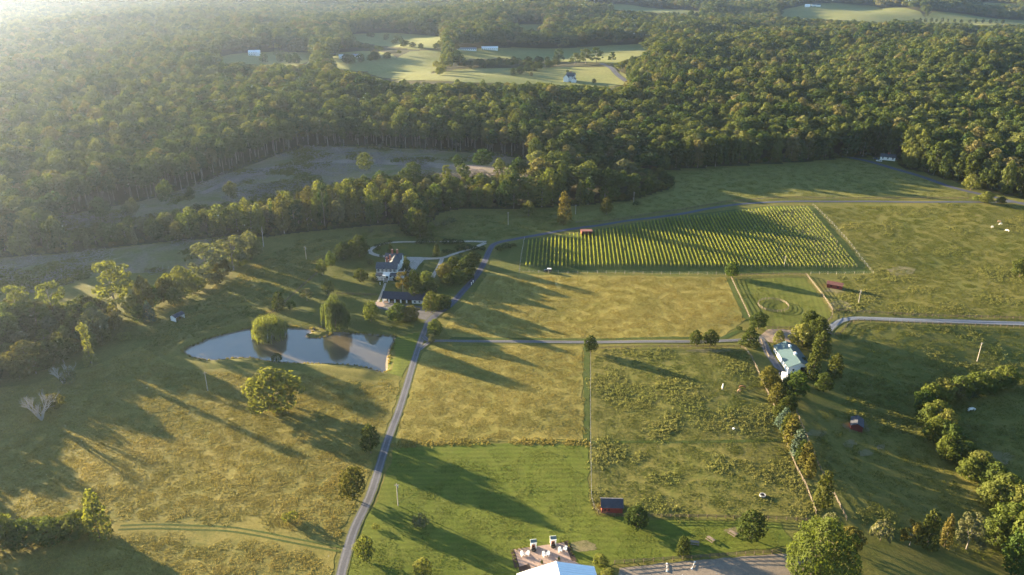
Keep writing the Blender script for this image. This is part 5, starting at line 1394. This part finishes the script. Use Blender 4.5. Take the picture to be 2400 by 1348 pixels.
fence([(1402,1204),(1440,1211),(1550,1213),(1700,1215),(1820,1218),(1912,1224)], 'dark board fence along the bottom of the rough paddock')
fence([(1217,638),(1400,641),(1700,645)], 'thin wire fence along the bottom of the vineyard', 'wire', 5.0)
fence([(1217,638),(1222,600),(1229,562)], 'thin wire fence on the left side of the vineyard', 'wire', 5.0)
fence([(1900,643),(1980,643),(2046,642),(1990,570),(1950,525),(1905,481)], 'wire fence on the right side of the vineyard', 'wire', 5.0)
fence([(1712,650),(1734,697),(1757,747)], 'pale board fence on the left side of the pen paddock', 'pale')
fence([(1713,647),(1800,645),(1888,645)], 'dark board fence between the vineyard and the pen paddock')
fence([(1890,646),(1920,684),(1936,706),(1950,727),(1950,744),(1937,757)], 'pale board fence on the right side of the pen paddock', 'pale')
fence([(1797,770),(1850,771),(1880,768)], 'dark board fence between the pen paddock and the barn yard')
fence([(1934,788),(1970,784),(1985,765),(1992,757),(2010,753),(2100,757),(2200,761),(2300,765),(2420,769)], 'dark board fence along the south side of the gravel drive')
fence([(1952,729),(2067,736),(2200,743),(2300,745),(2420,748)], 'dark board fence along the north side of the gravel drive')
fence([(1350,523),(1418,521),(1500,507),(1600,493),(1700,475),(1800,466),(1900,465),(2034,466),(2268,467)], 'long dark board fence along the north side of the asphalt road', 'board', 3.4)
fence([(1440,1322),(1600,1311),(1830,1297)], 'dark board fence along the top of the riding arena')
fence([(745,640),(712,668),(681,698),(655,720),(634,738)], 'dark board fence across the west lawn')
fence([(790,691),(840,692),(884,694)], 'dark low board fence above the grey willow')
fence([(1782,798),(1790,817),(1803,842)], 'short pale board fence beside the barn track', 'pale')
a_ = np.linspace(0, 2 * math.pi, 25); pc = G(1812, 717); rp = 35 / px_m(pc)
fence(None, 'round pale pen in the middle of the striped paddock', 'pale', 2.4, True, np.stack([pc[0] + rp * np.cos(a_), pc[1] + rp * np.sin(a_)], 1))

# ---------------------------------------------------------------- utility poles
def pole(px, by, ty, label, lamp=False):
    p = G(px, by); h = top_height(p, px, ty); r = empty('utility_pole', p, .2); tag(r, label, 'utility pole')
    MB().tube([(0,0,-.4),(0,0,h*.5),(0,0,h)], [.17,.14,.10], 8).build('shaft', M['pole'], r)
    c = MB(); c.box(-.75, .75, -.06, .06, h-.7, h-.56); c.build('cross_arm', M['pole'], r)
    for x in (-.65, 0, .65): MB().tube([(x,0,h-.56),(x,0,h-.36)], [.05,.07], 6).build('insulator', M['glass'], r)
    if lamp: MB().tube([(.3,0,h-1.9),(.3,0,h-1.0)], [.22,.22], 10).build('transformer', M['metal'], r)
pole(933,1186,1133,'weathered utility pole with transformer in the mown field',True)
pole(2012,710,679,'pale leaning utility pole near the long red shed',True)
pole(2290,847,803,'tall bare utility pole in the right pasture')
pole(718,608,577,'utility pole on the pasture slope west of the house',True)
pole(1191,527,497,'utility pole in the pasture above the asphalt drive')
pole(1485,477,450,'utility pole in front of the dark wood')
pole(487,916,871,'thin utility pole in the meadow below the pond')
pole(1349,502,480,'thin utility pole beside the golden cedar')
pole(1838,624,600,'utility pole among the vineyard rows')

# ---------------------------------------------------------------- vehicles
def wheels(r, xs, ys, rad):
    for x in xs:
        for y in ys:
            w = MB().tube([(x, y-.11, rad), (x, y+.11, rad)], [rad, rad], 14).build('wheel', M['rubber'], r)
            MB().tube([(x, y-.12, rad), (x, y+.12, rad)], [rad*.55, rad*.55], 10).build('rim', M['metal'], w)
def jeep(px, by, rz):
    p = G(px, by); r = empty('off_road_car', (p[0], p[1], p[2] + .06), rz); tag(r, 'dark off road car with white hard top parked below the vineyard', 'car')
    b = MB(); b.box(-1.95, 1.95, -.78, .78, .5, 1.05); b.box(.75, 1.9, -.62, .62, 1.05, 1.2); b.box(1.95, 2.08, -.75, .75, .5, .75); b.build('body', M['carblack'], r)
    c = MB(); c.add([(-1.9,-.75,1.06),(.7,-.75,1.06),(.7,.75,1.06),(-1.9,.75,1.06),(-1.8,-.66,1.75),(.3,-.66,1.75),(.3,.66,1.75),(-1.8,.66,1.75)], [(0,1,5,4),(1,2,6,5),(2,3,7,6),(3,0,4,7)]); c.build('cabin_glass', M['glass'], r)
    MB().box(-1.88, .36, -.72, .72, 1.752, 1.86).build('hard_top', M['carwhite'], r)
    for x in (1.25, -1.3):
        for y in (-.83, .83): MB().box(x-.5, x+.5, y-.12, y+.12, .84, .92).build('fender', M['carblack'], r)
    for y in (-.5, .5): MB().tube([(1.9,y,.95),(1.98,y,.95)], [.13,.13], 10).build('headlight', M['trim'], r)
    wheels(r, (1.25, -1.3), (-.72, .72), .4); return r
jeep(1284, 637, R(172))
def sedan(px, by, rz, mat, label, name='parked_car'):
    p = G(px, by); r = empty(name, (p[0], p[1], p[2] + .12), rz); tag(r, label, 'car')
    b = MB(); b.add([(-2.2,-.85,.4),(2.2,-.85,.4),(2.2,.85,.4),(-2.2,.85,.4),(-2.15,-.82,.95),(-.2,-.86,1.0),(2.1,-.78,.85),(2.1,.78,.85),(-.2,.86,1.0),(-2.15,.82,.95)], [(0,1,6,5,4),(1,2,7,6),(2,3,9,8,7),(3,0,4,9),(4,5,8,9),(5,6,7,8),(0,3,2,1)]); b.build('body', M[mat], r)
    c = MB(); c.add([(-1.7,-.76,.96),(1.05,-.76,.94),(1.05,.76,.94),(-1.7,.76,.96),(-1.2,-.62,1.45),(.3,-.62,1.45),(.3,.62,1.45),(-1.2,.62,1.45)], [(0,1,5,4),(1,2,6,5),(2,3,7,6),(3,0,4,7)]); c.build('cabin_glass', M['glass'], r)
    MB().box(-1.25, .35, -.64, .64, 1.452, 1.5).build('roof', M[mat], r)
    wheels(r, (1.4, -1.4), (-.76, .76), .33); return r
sedan(2060, 379, R(155), 'carwhite', 'white car parked in front of the small wood side house')
sedan(2052, 374, R(150), 'carblack', 'dark car parked beside the white one at the wood side house')
# white horse trailer under the trees
p = G(1838, 892); r = empty('horse_trailer', (p[0], p[1], p[2] + .1), R(78)); tag(r, 'white box trailer half hidden by the round tree', 'trailer')
MB().box(-2.4, 2.4, -1.05, 1.05, .55, 2.6).build('body', M['carwhite'], r); MB().box(-2.42, 2.42, -1.07, 1.07, 2.602, 2.68).build('roof', M['trim'], r)
MB().obox((2.4,0,.6),(3.6,0,.5), .12, .12).build('drawbar', M['metal'], r); wheels(r, (-.4, .5), (-1.0, 1.0), .34)
for x in (-1.4, .2, 1.6): MB().box(x-.3, x+.3, -1.08, -1.054, 1.7, 2.1).build('window', M['glass'], r)

# ---------------------------------------------------------------- small house by the wood, far houses
def cottage(name, px, by, Lx, Ly, ze, zr, rz, roof, label, wall='clap', wings=(), chim=True, win=True, sc=1.0):
    p = G(px, by); r = empty(name, (p[0], p[1], p[2] + .35 * (p[1] > 700)), rz, (sc * (1.2 if name == 'distant_farmhouse' else 1.0),) * 3); tag(r, label, 'house')
    MB().gwalls(-Lx/2, Lx/2, 0, Ly, -1, ze, zr, 'x').build('wall', M[wall], r); MB().gable(-Lx/2, Lx/2, 0, Ly, ze+.05, zr+.1, 'x', .4).build('roof', M[roof], r)
    for (x0_, x1_, y0_, y1_, e_, q_) in wings:
        MB().gwalls(x0_, x1_, y0_, y1_, -1, e_, q_, 'y').build('wall', M[wall], r); MB().gable(x0_, x1_, y0_, y1_, e_+.05, q_+.1, 'y', .35).build('roof', M[roof], r)
    if chim: MB().box(-.5, .5, Ly*.5-.4, Ly*.5+.4, zr-.5, zr+1.2).build('chimney', M['brick'], r)
    if win:
        n = max(2, int(Lx / 3))
        for k in range(n):
            x = -Lx/2 + Lx * (k + .5) / n; window(r, x, 0, 1.0, 1.0, 1.4)
            if ze > 4.5: window(r, x, 0, 3.9, 1.0, 1.4)
    return r
cottage('small_house', 2080, 376, 11, 7, 2.7, 4.4, R(-24), 'slate', 'small pale house with grey roof tucked into the wood edge', 'clap')
cottage('distant_farmhouse', 1336, 192, 8.5, 8, 5.6, 8.6, R(-14), 'slate', 'distant white farmhouse alone on its green meadow', 'clap', [(-6.5, -1.0, -3.5, 2.5, 4.6, 7.4), (2.0, 6.6, -4.5, .5, 3.0, 4.6)])
cottage('white_long_barn', 1148, 118, 26, 9, 3.4, 5.2, R(2), 'whiteroof', 'long white roofed barn at the edge of the far wood', 'clap', (), False)
cottage('grey_long_shed', 1094, 119, 30, 9, 2.6, 4.0, R(2), 'solar', 'long blue grey roofed shed left of the far white barn', 'clap', (), False)
cottage('hazy_house', 596, 131, 17, 10, 5.0, 7.6, R(10), 'whiteroof', 'hazy white house in the far left field', 'clap', [(3, 8, -4, 2, 4, 6)])
cottage('pale_house', 832, 137, 13, 9, 3.4, 5.4, R(-5), 'solar', 'pale low house in the distant west field', 'clap')
cottage('roadside_house', 801, 138, 8, 8, 3.4, 5.2, R(5), 'whiteroof', 'small white outbuilding left of the pale low house', 'clap', (), False)
for px, by, Lx, ro, lab in [(1893,17,14,'whiteroof','white barn on the distant hilltop field, left of the cluster'),(1908,15,12,'slate','dark roofed house in the middle of the hilltop cluster'),(1918,16,12,'metalroof','white outbuilding at the right of the hilltop cluster')]:
    cottage('hilltop_building', px, by, Lx, 10, 4.5, 7.5, R(-8), ro, lab, 'clap', (), False, False, 1.0)

# ---------------------------------------------------------------- garden and paddock things
p = G(1787, 1163); rr = 7.5 / px_m(p); b = MB()
for k in range(20):
    a, c = 2*math.pi*k/20, 2*math.pi*(k+1)/20
    q = [(math.cos(t)*R_, math.sin(t)*R_, z) for t in (a, c) for R_ in (rr*.72, rr) for z in (0, .65)]
    b.add(q, [(2,3,7,6),(1,5,7,3),(0,4,5,1)])
o = b.build('hay_feeder', M['concrete']); o.location = p; tag(o, 'pale round hay feeder ring in the rough paddock', 'feeder')
MB().tube([(0,0,.02),(0,0,.3)], [rr*.7, rr*.55], 14).build('hay', M['mulch'], o)
p = G(1719, 1006); o = MB().box(-.35,.35,-.3,.3,0,.5).build('salt_block', M['trim']); o.location = p; o.rotation_euler = (0,0,.5); tag(o, 'small white salt block on worn ground in the rough paddock', 'salt block')
MB().box(-.45,.45,-.4,.4,-.1,.06).build('tray', M['wood'], o)
def picnic(px, by, rz, label):
    p = G(px, by); r = empty('picnic_table', (p[0], p[1], p[2] + .06), rz); tag(r, label, 'picnic table', 'picnic tables above the arena')
    for k in range(4): MB().box(-1.3, 1.3, -.42+.21*k, -.24+.21*k, .72, .77).build('top_board', M['wood'], r)
    for s in (-1, 1):
        MB().box(-1.3, 1.3, s*.82-.16, s*.82+.16, .42, .47).build('bench', M['wood'], r)
    for x in (-1, 1):
        for s in (-1, 1): MB().obox((x, s*.75, 0), (x, s*.2, .72), .08, .1).build('leg', M['wood'], r)
        MB().box(x-.04, x+.04, -.82, .82, .34, .42).build('brace', M['wood'], r)
picnic(1665, 1267, R(-50), 'pale picnic table on the lit grass, middle of the three')
picnic(1628, 1275, R(-10), 'grey picnic table nearest the dark shrubby tree')
picnic(1717, 1253, R(-50), 'picnic table at the foot of the dark round tree')
for px, by, rz, lab in [(1563,1331,R(80),'left white jump pole lying on the arena sand'),(1625,1326,R(62),'right white jump pole lying on the arena sand')]:
    p = G(px, by); o = MB().tube([(-1.7,0,.18),(1.7,0,.18)], [.07,.07], 8).build('jump_pole', M['trim']); o.location = (p[0], p[1], p[2] + .09); o.rotation_euler = (0,0,rz); tag(o, lab, 'jump pole')
    for x in (-1.6, 1.6): MB().box(x-.12, x+.12, -.3, .3, 0, .12).build('foot', M['trim'], o)
for px, by, lab in [(1109,663,'left white marker post beside the asphalt drive'),(1105,668,'right white marker post beside the asphalt drive'),(891,668,'white lantern post at the foot of the house path')]:
    p = G(px, by); o = MB().box(-.12,.12,-.12,.12,-.2,1.3).build('marker_post', M['trim']); o.location = p; tag(o, lab, 'post'); MB().box(-.18,.18,-.18,.18,1.3,1.42).build('cap', M['trim'], o)
for px, by, rz, lab in [(738,776,R(30),'dark lounge chair on the pond spit nearest the water'),(752,768,R(100),'dark chair on the pond spit under the grey willow'),(761,772,R(-30),'grey chair on the pond spit beside the willow strands')]:
    c = copy_tree(ch0); p = G(px, by); c.location = (p[0], p[1], p[2] + .07); c.rotation_euler = (0,0,rz); c.scale = (1.3,)*3; tag(c, lab, 'chair', 'chairs on the pond spit')
    c.name = 'garden_chair'
    for k in c.children:
        k.material_slots[0].link = 'OBJECT'; k.material_slots[0].material = M['shedroof']

# ---------------------------------------------------------------- animals: one skinned body each
def skin_body(name, chain, mat):
    """chain: list of (points, radii); first point of each chain snaps to the body"""
    verts, edges, rad = [], [], []
    def vid(p):
        for i, q in enumerate(verts):
            if (Vector(q) - Vector(p)).length < 1e-4: return i
        verts.append(tuple(p)); rad.append(.1); return len(verts) - 1
    for pts, rs in chain:
        prev = None
        for p_, r_2 in zip(pts, rs):
            i = vid(p_); rad[i] = r_2
            if prev is not None: edges.append((prev, i))
            prev = i
    me = bpy.data.meshes.new(name); me.from_pydata(verts, edges, []); me.update()
    o = bpy.data.objects.new(name, me); COL.objects.link(o)
    md = o.modifiers.new('skin', 'SKIN'); sv = me.skin_vertices[0].data
    for i, r_2 in enumerate(rad): sv[i].radius = (r_2 if not isinstance(r_2, tuple) else r_2[0], r_2 if not isinstance(r_2, tuple) else r_2[1])
    sv[0].use_root = True
    md2 = o.modifiers.new('sub', 'SUBSURF'); md2.levels = 1; md2.render_levels = 1
    dg = bpy.context.evaluated_depsgraph_get(); ev = bpy.data.meshes.new_from_object(o.evaluated_get(dg))
    bpy.data.objects.remove(o); ev.name = name; ev.materials.clear(); ev.materials.append(M['hidebrown'])
    ev.polygons.foreach_set('use_smooth', np.ones(len(ev.polygons), bool)); return ev
def quad_chain(L, hh, graze, thick, neck):
    B_ = (-L*.42, 0, hh*.80); mid = (0, 0, hh*.74); F_ = (L*.40, 0, hh*.80)
    ch = [([(0,0,hh*.74), B_], [thick*1.02, thick*.92]), ([mid, F_], [thick, thick*.95])]
    if graze: hd = [(L*.40,0,hh*.80), (L*.66,0,hh*.62), (L*.82,0,hh*.30), (L*.98,0,hh*.08)]
    else: hd = [(L*.40,0,hh*.80), (L*.62,0,hh*1.0), (L*.74,0,hh*1.18), (L*.98,0,hh*1.08)]
    ch.append((hd, [thick*.95, neck, neck*.72, neck*.42]))
    for y in (-thick*.55, thick*.55):
        ch.append(([F_, (L*.40, y, hh*.52), (L*.42, y, hh*.28), (L*.40, y, .02)], [thick*.95, thick*.36, thick*.2, thick*.17]))
        ch.append(([B_, (-L*.40, y, hh*.55), (-L*.36, y, hh*.42), (-L*.47, y, hh*.27), (-L*.44, y, .02)], [thick*.92, thick*.46, thick*.3, thick*.2, thick*.17]))
    ch.append(([B_, (-L*.56, 0, hh*.78), (-L*.60, 0, hh*.40)], [thick*.92, .07, .06]))
    return ch
HORSE = skin_body('horse_body', quad_chain(1.7, 1.5, True, .30, .2), None); HORSE2 = skin_body('horse_body', quad_chain(1.7, 1.5, False, .30, .2), None)
COW = skin_body('cow_body', quad_chain(1.8, 1.3, True, .36, .2), None)
for kind, me, px, by, rz, mat, lab in [
  ('horse', HORSE2, 1693, 912, R(70), 'hidewhite', 'white horse standing in the tree shadow of the rough paddock'),
  ('horse', HORSE, 1731, 920, R(40), 'hidetan', 'tan and white horse grazing next to the white horse'),
  ('horse', HORSE, 1741, 911, R(160), 'hidebrown', 'brown horse at the corridor fence side of the three'),
  ('cow', COW, 2325, 534, R(30), 'hidewhite', 'tan and white cow lowest left in the right pasture herd'),
  ('cow', COW, 2345, 527, R(200), 'hidewhite', 'white cow at the right of the pasture herd'),
  ('cow', COW, 2341, 521, R(10), 'hidetan', 'tan cow at the top of the pasture herd'),
  ('cow', COW, 2361, 543, R(120), 'hidewhite', 'pale cow standing apart below the pasture herd'),
  ('cow', COW, 2273, 964, R(20), 'hidewhite', 'left white calf in the shaded pasture behind the hedgerow'),
  ('cow', COW, 2279, 962, R(150), 'hidewhite', 'right white calf in the shaded pasture behind the hedgerow')]:
    p = G(px, by); o = link(kind, me); o.location = (p[0], p[1], p[2] + .03); o.rotation_euler = (0, 0, rz); o.scale = (1.0,) * 3
    o.material_slots[0].link = 'OBJECT'; o.material_slots[0].material = M[mat]; tag(o, lab, kind)
# ---------------------------------------------------------------- vineyard rows
VINE = GP([(1228,626),(1232,569),(1340,552),(1400,544),(1480,530),(1596,511),(1640,510),(1800,489),(1899,487),(2012,628)])
ra = R(3.6); vd = np.array([math.sin(ra), math.cos(ra)]); vn = np.array([math.cos(ra), -math.sin(ra)])
o0 = G(1233, 620)[:2]; rng = np.random.default_rng(66); e_ = G(2008, 626)[:2]
nrow = int(((e_ - o0) @ vn) / 2.2) + 1
rowno = 0
lab = 'row of green vines on trellis posts, one of the many parallel vineyard rows'
for k in range(nrow):
    c = o0 + vn * 2.2 * k
    t = np.arange(-12, 130, .25); P = c[None, :] + vd[None, :] * t[:, None]
    m = poly_in(VINE, P[:, 0], P[:, 1])
    pxk = 1200 + FPX * c[0] / (c[1] * CP + CAM_H * SP)
    if m.sum() < 24: continue
    t0, t1 = t[m].min(), t[m].max(); L = t1 - t0
    s0 = c + vd * t0; z0 = gz(*s0)
    r = empty('vine_row', (s0[0], s0[1], z0), -ra)       # local +y runs up the row
    young = np.interp(k / nrow, [.62, .95], [0, 1])       # younger, gappier vines to the right
    n = int(L * np.interp(young, [0, 1], [22, 13])); u = rng.uniform(0, L, n)
    vine = np.abs(((u + 10) % 1.9) - .95) / .95              # 1 at a gap between plants, 0 at a plant
    gapn = np.array([mnoise.noise(Vector((uu * .5, k * 3.1, 0))) for uu in u])
    keep = (rng.random(n) > vine ** 2 * (.25 + .5 * young)) & (gapn > -.45 + .30 * young); u = u[keep]; n = len(u)
    hmax = 2.0 - .45 * young
    z = hmax * (.35 + .65 * rng.random(n) ** .8); wdt = 0.16 * np.sin(np.clip(z / hmax, .1, 1) * 2.6) + .1
    x = rng.normal(0, 1, n) * wdt * .75
    gzz = HT(s0[0] + vd[0] * u, s0[1] + vd[1] * u) - z0
    Pp = np.stack([x, u, z + gzz], 1); Nn = np.stack([np.sign(x) * .8 + rng.normal(0, .5, n), rng.normal(0, .5, n), rng.normal(.25, .5, n)], 1)
    V, F_ = cards(rng, Pp, Nn, .30); link('foliage', mk('foliage', V, F_, [M['vine']]), r)
    b = MB()
    for q in np.arange(0, L + .1, 6.0):
        zz = gz(*(s0 + vd * q)) - z0; b.box(-.05, .05, q-.05, q+.05, zz-.3, zz+2.0)
    for hh in (.8, 1.5):
        for q in np.arange(0, L - 5.9, 6.0):
            b.obox((0, q, hh + gz(*(s0+vd*q)) - z0), (0, q+6, hh + gz(*(s0+vd*(q+6))) - z0), .015, .015)
    b.build('trellis', M['wood'], r)
    rowno += 1; tag(r, '%d%s row of trellised vines counted from the left vineyard fence' % (rowno, 'th' if rowno % 100 in (11, 12, 13) else {1: 'st', 2: 'nd', 3: 'rd'}.get(rowno % 10, 'th')), 'vine row', 'vineyard rows')
# ---------------------------------------------------------------- grass and weeds standing on the fields
def tuft_patch(name, seed, size, n, hgt, wid, mat, clump=0.0, lean=.35):
    rng = np.random.default_rng(seed)
    if clump:
        cc = rng.uniform(-size/2, size/2, (max(3, int(n / clump)), 2)); xy = cc[rng.integers(len(cc), size=n)] + rng.normal(0, .28, (n, 2))
    else: xy = rng.uniform(-size/2, size/2, (n, 2))
    a = rng.uniform(0, 3.14, n); h = hgt * rng.uniform(.5, 1.4, n); w_ = wid * rng.uniform(.6, 1.4, n)
    dx, dy = np.cos(a) * w_ / 2, np.sin(a) * w_ / 2; lx, ly = rng.normal(0, lean, n) * h, rng.normal(0, lean, n) * h
    z0 = np.full(n, -.05)
    V = np.stack([np.stack([xy[:,0]-dx, xy[:,1]-dy, z0], 1), np.stack([xy[:,0]+dx, xy[:,1]+dy, z0], 1), np.stack([xy[:,0]+dx*.7+lx, xy[:,1]+dy*.7+ly, h], 1), np.stack([xy[:,0]-dx*.7+lx, xy[:,1]-dy*.7+ly, h*.9], 1)], 1).reshape(-1, 3)
    return mk(name, V, np.arange(4*n).reshape(n, 4), [M[mat]])
DRY = [tuft_patch('dry_grass_patch', 600 + k, 5, 210, .19, .20, 'drygrass', 0, .6) for k in range(4)]
HAY = [tuft_patch('hay_grass_patch', 650 + k, 5, 210, .14, .20, 'drygrass', 0, .6) for k in range(4)]
GREEN = [tuft_patch('green_grass_patch', 610 + k, 5, 180, .13, .20, 'greengrass', 0, .6) for k in range(4)]
SHORT = [tuft_patch('short_grass_patch', 615 + k, 9, 420, .08, .20, 'greengrass') for k in range(4)]
WEED = [tuft_patch('weed_patch', 620 + k, 5, 80, .30, .24, 'weed', 4, .9) for k in range(5)]
TALL = [tuft_patch('tall_grass_patch', 660 + k, 4, 90, .38, .24, 'drygrass') for k in range(3)]
_gr = np.random.default_rng(17)
ROADS_PX = [GP(LANE), GP(DRIVE), RUT, WOODROAD]
def cover(name, polys, meshes, label, sp=4.2, exclude=(), thr=None, nf=.05, ns=0.0, sc=(.8, 1.3), ymax=1e9):
    A = np.vstack(polys); x0, y0 = A.min(0); x1, y1 = A.max(0)
    xs, ys = np.meshgrid(np.arange(x0, x1, sp), np.arange(max(y0, 150), min(y1, ymax), sp)); xs = xs.ravel() + _gr.uniform(-.5, .5, xs.size) * sp; ys = ys.ravel() + _gr.uniform(-.5, .5, ys.size) * sp
    px = 1200 + FPX * xs / (ys * CP + CAM_H * SP); ok = np.abs(px - 1200) < 1330
    ins = np.zeros(len(xs), bool)
    for P in polys: ins |= poly_in(P, xs, ys)
    for P in exclude: ins &= ~poly_in(P, xs, ys)
    for P in ROADS_PX: ins &= seg_dist(P, xs, ys, False) > (6.2 if sp > 6 else 4.1)
    if sp > 3.9:
        for P in polys: ins &= seg_dist(P, xs, ys) > (3.0 if sp > 6 else 1.4)
    ok &= ins; xs, ys = xs[ok], ys[ok]
    if thr is not None:
        nv = np.array([mnoise.noise(Vector((a * nf, b * nf, ns))) + .5 * mnoise.noise(Vector((a * nf * 2.7, b * nf * 2.7, ns + 5))) for a, b in zip(xs, ys)])
        k = nv > thr; xs, ys = xs[k], ys[k]; g = np.clip((nv[k] - thr) * 2.0, .0, .6)
    else: g = np.zeros(len(xs))
    n = len(xs); s = _gr.uniform(*sc, n); S = np.stack([s, s, s * (.75 + g)], 1)
    return scatter(name, np.stack([xs, ys, HT(xs, ys) + .05], 1), _gr.uniform(0, 6.28, n), S, _gr.integers(0, len(meshes), n), meshes, label)
PONDX = POND + (POND - POND.mean(0)) / np.linalg.norm(POND - POND.mean(0), axis=1)[:, None] * 2.5
cover('meadow_grass', [FIELD['meadow']], DRY, 'tall dry grass of the west meadow', 4.0, sc=(.95, 1.15))
cover('hay_grass', [FIELD['hay_meadow'], FIELD['lower_hay_meadow']], HAY, 'tall golden grass of the two hay meadows', 4.0, sc=(.95, 1.1))
cover('field_grass', [FIELD['mown_field'], FIELD['pen_field'], FIELD['house_lawn'], FIELD['bank_lawn']], SHORT, 'short mown grass around house and patio', 7.4, [PA, PONDX])
cover('paddock_grass', [FIELD['rough_paddock']], GREEN, 'grazed grass of the rough paddock', 4.2)
cover('paddock_weeds', [FIELD['rough_paddock']], WEED, 'clumps of tall weeds in the rough paddock', 3.0, thr=.15, nf=.055, ns=1.3, sc=(.7, 1.2))
EASTP = GP([(1960,650),(2050,645),(1912,482),(2284,478),(2420,484),(2480,1348),(1990,1230),(1930,1110),(1880,980),(1960,930),(1990,800),(1955,790),(1960,760),(1955,735)])
DRV = GP([(1925,800),(1945,765),(1970,740),(2010,734),(2420,744),(2420,772),(2010,758),(1990,764),(1970,790)])
cover('east_pasture_grass', [EASTP], GREEN, 'grazed green grass of the right pasture', 4.8, [DRV])
cover('east_pasture_weeds', [EASTP], WEED, 'tussocks of rough weeds in the right pasture', 3.6, [DRV], thr=.20, nf=.04, ns=7.7, sc=(.7, 1.1))
WESTP = GP([(395,850),(330,812),(300,800),(260,740),(440,700),(600,620),(700,560),(860,545),(985,552),(862,562),(800,600),(748,642),(690,692),(636,748),(560,764),(470,790),(420,815)])
cover('west_pasture_grass', [WESTP], GREEN + DRY[:1], 'green and dry grass of the west pasture above the pond', 4.4, [PONDX, FIELD['house_lawn']])
MIDP = GP([(990,560),(1040,505),(1180,494),(1340,487),(1345,522),(1260,548),(1190,562),(1130,562)])
cover('middle_pasture_grass', [MIDP, FIELD['upper_field']], GREEN, 'green grass of the pasture along the asphalt road', 5.5)
# felled branches on the clearings
def slash_patch(seed):
    rg = random.Random(seed); b = MB()
    for k in range(26):
        x, y = rg.uniform(-4, 4), rg.uniform(-4, 4); a = rg.uniform(0, 6.28); L = rg.uniform(.8, 3.6); z = rg.uniform(.05, .4)
        b.tube([(x, y, z), (x + math.cos(a)*L, y + math.sin(a)*L, z + rg.uniform(-.05, .5))], [.11, .04], 4)
    return b.mesh('slash_patch', [M['slash']])
SL = [slash_patch(k) for k in range(4)]
cover('felling_debris', [FIELD['cleared_field'], FIELD['cleared_strip']], SL, 'grey branches and tops left on the felled clearings', 6.0, thr=.04, nf=.03, ns=4.0, sc=(.8, 1.5))
SHR = [v[1] for v in VAR['shrub']]
cover('clearing_scrub', [FIELD['cleared_field'], FIELD['cleared_strip']], [tuft_patch('scrub_patch', 640 + k, 5, 70, .6, .5, 'greengrass', 5, .6) for k in range(3)], 'green regrowth on the felled clearings', 4.4, thr=.10, nf=.022, ns=9.0)

EDGE = GP([(927,1034),(1150,1029),(1378,1031),(1378,1041),(1150,1038),(925,1047)])
cover('grass_ridge', [EDGE], TALL, 'ridge of tall unmown grass above the mown field', 2.2, sc=(.8, 1.2))

SH_ = smooth_open(np.vstack([POND, POND[:1]]), 1.2); SH_ = SH_ + (SH_ - POND.mean(0)) / np.linalg.norm(SH_ - POND.mean(0), axis=1)[:, None] * _gr.uniform(.6, 2.0, (len(SH_), 1))
SH_ = SH_[_gr.random(len(SH_)) < .75]; n = len(SH_); s = _gr.uniform(.18, .34, n)
scatter('shore_grass', np.column_stack([SH_, HT(SH_[:, 0], SH_[:, 1])]), _gr.uniform(0, 6.28, n), np.stack([s, s, s * 0 + _gr.uniform(.7, 1.5, n)], 1), _gr.integers(0, 3, n), TALL, 'tall grass fringe along the pond shore')
# ---------------------------------------------------------------- haze
hb = MB().box(-13500, 13500, -3500, 14600, -210, 178)
hz = hb.build('haze', []); hm, nt = new_mat('haze')
pv = nt.nodes.new('ShaderNodeVolumePrincipled')
pv.inputs['Color'].default_value = (.57, .71, 1.0, 1); pv.inputs['Density'].default_value = HAZE_DENSITY; pv.inputs['Anisotropy'].default_value = HAZE_G
mo = nt.nodes.new('ShaderNodeOutputMaterial'); nt.links.new(pv.outputs[0], mo.inputs['Volume'])
hz.data.materials.append(hm)
tag(hz, 'pale evening haze over the whole valley', 'haze', kind='stuff')
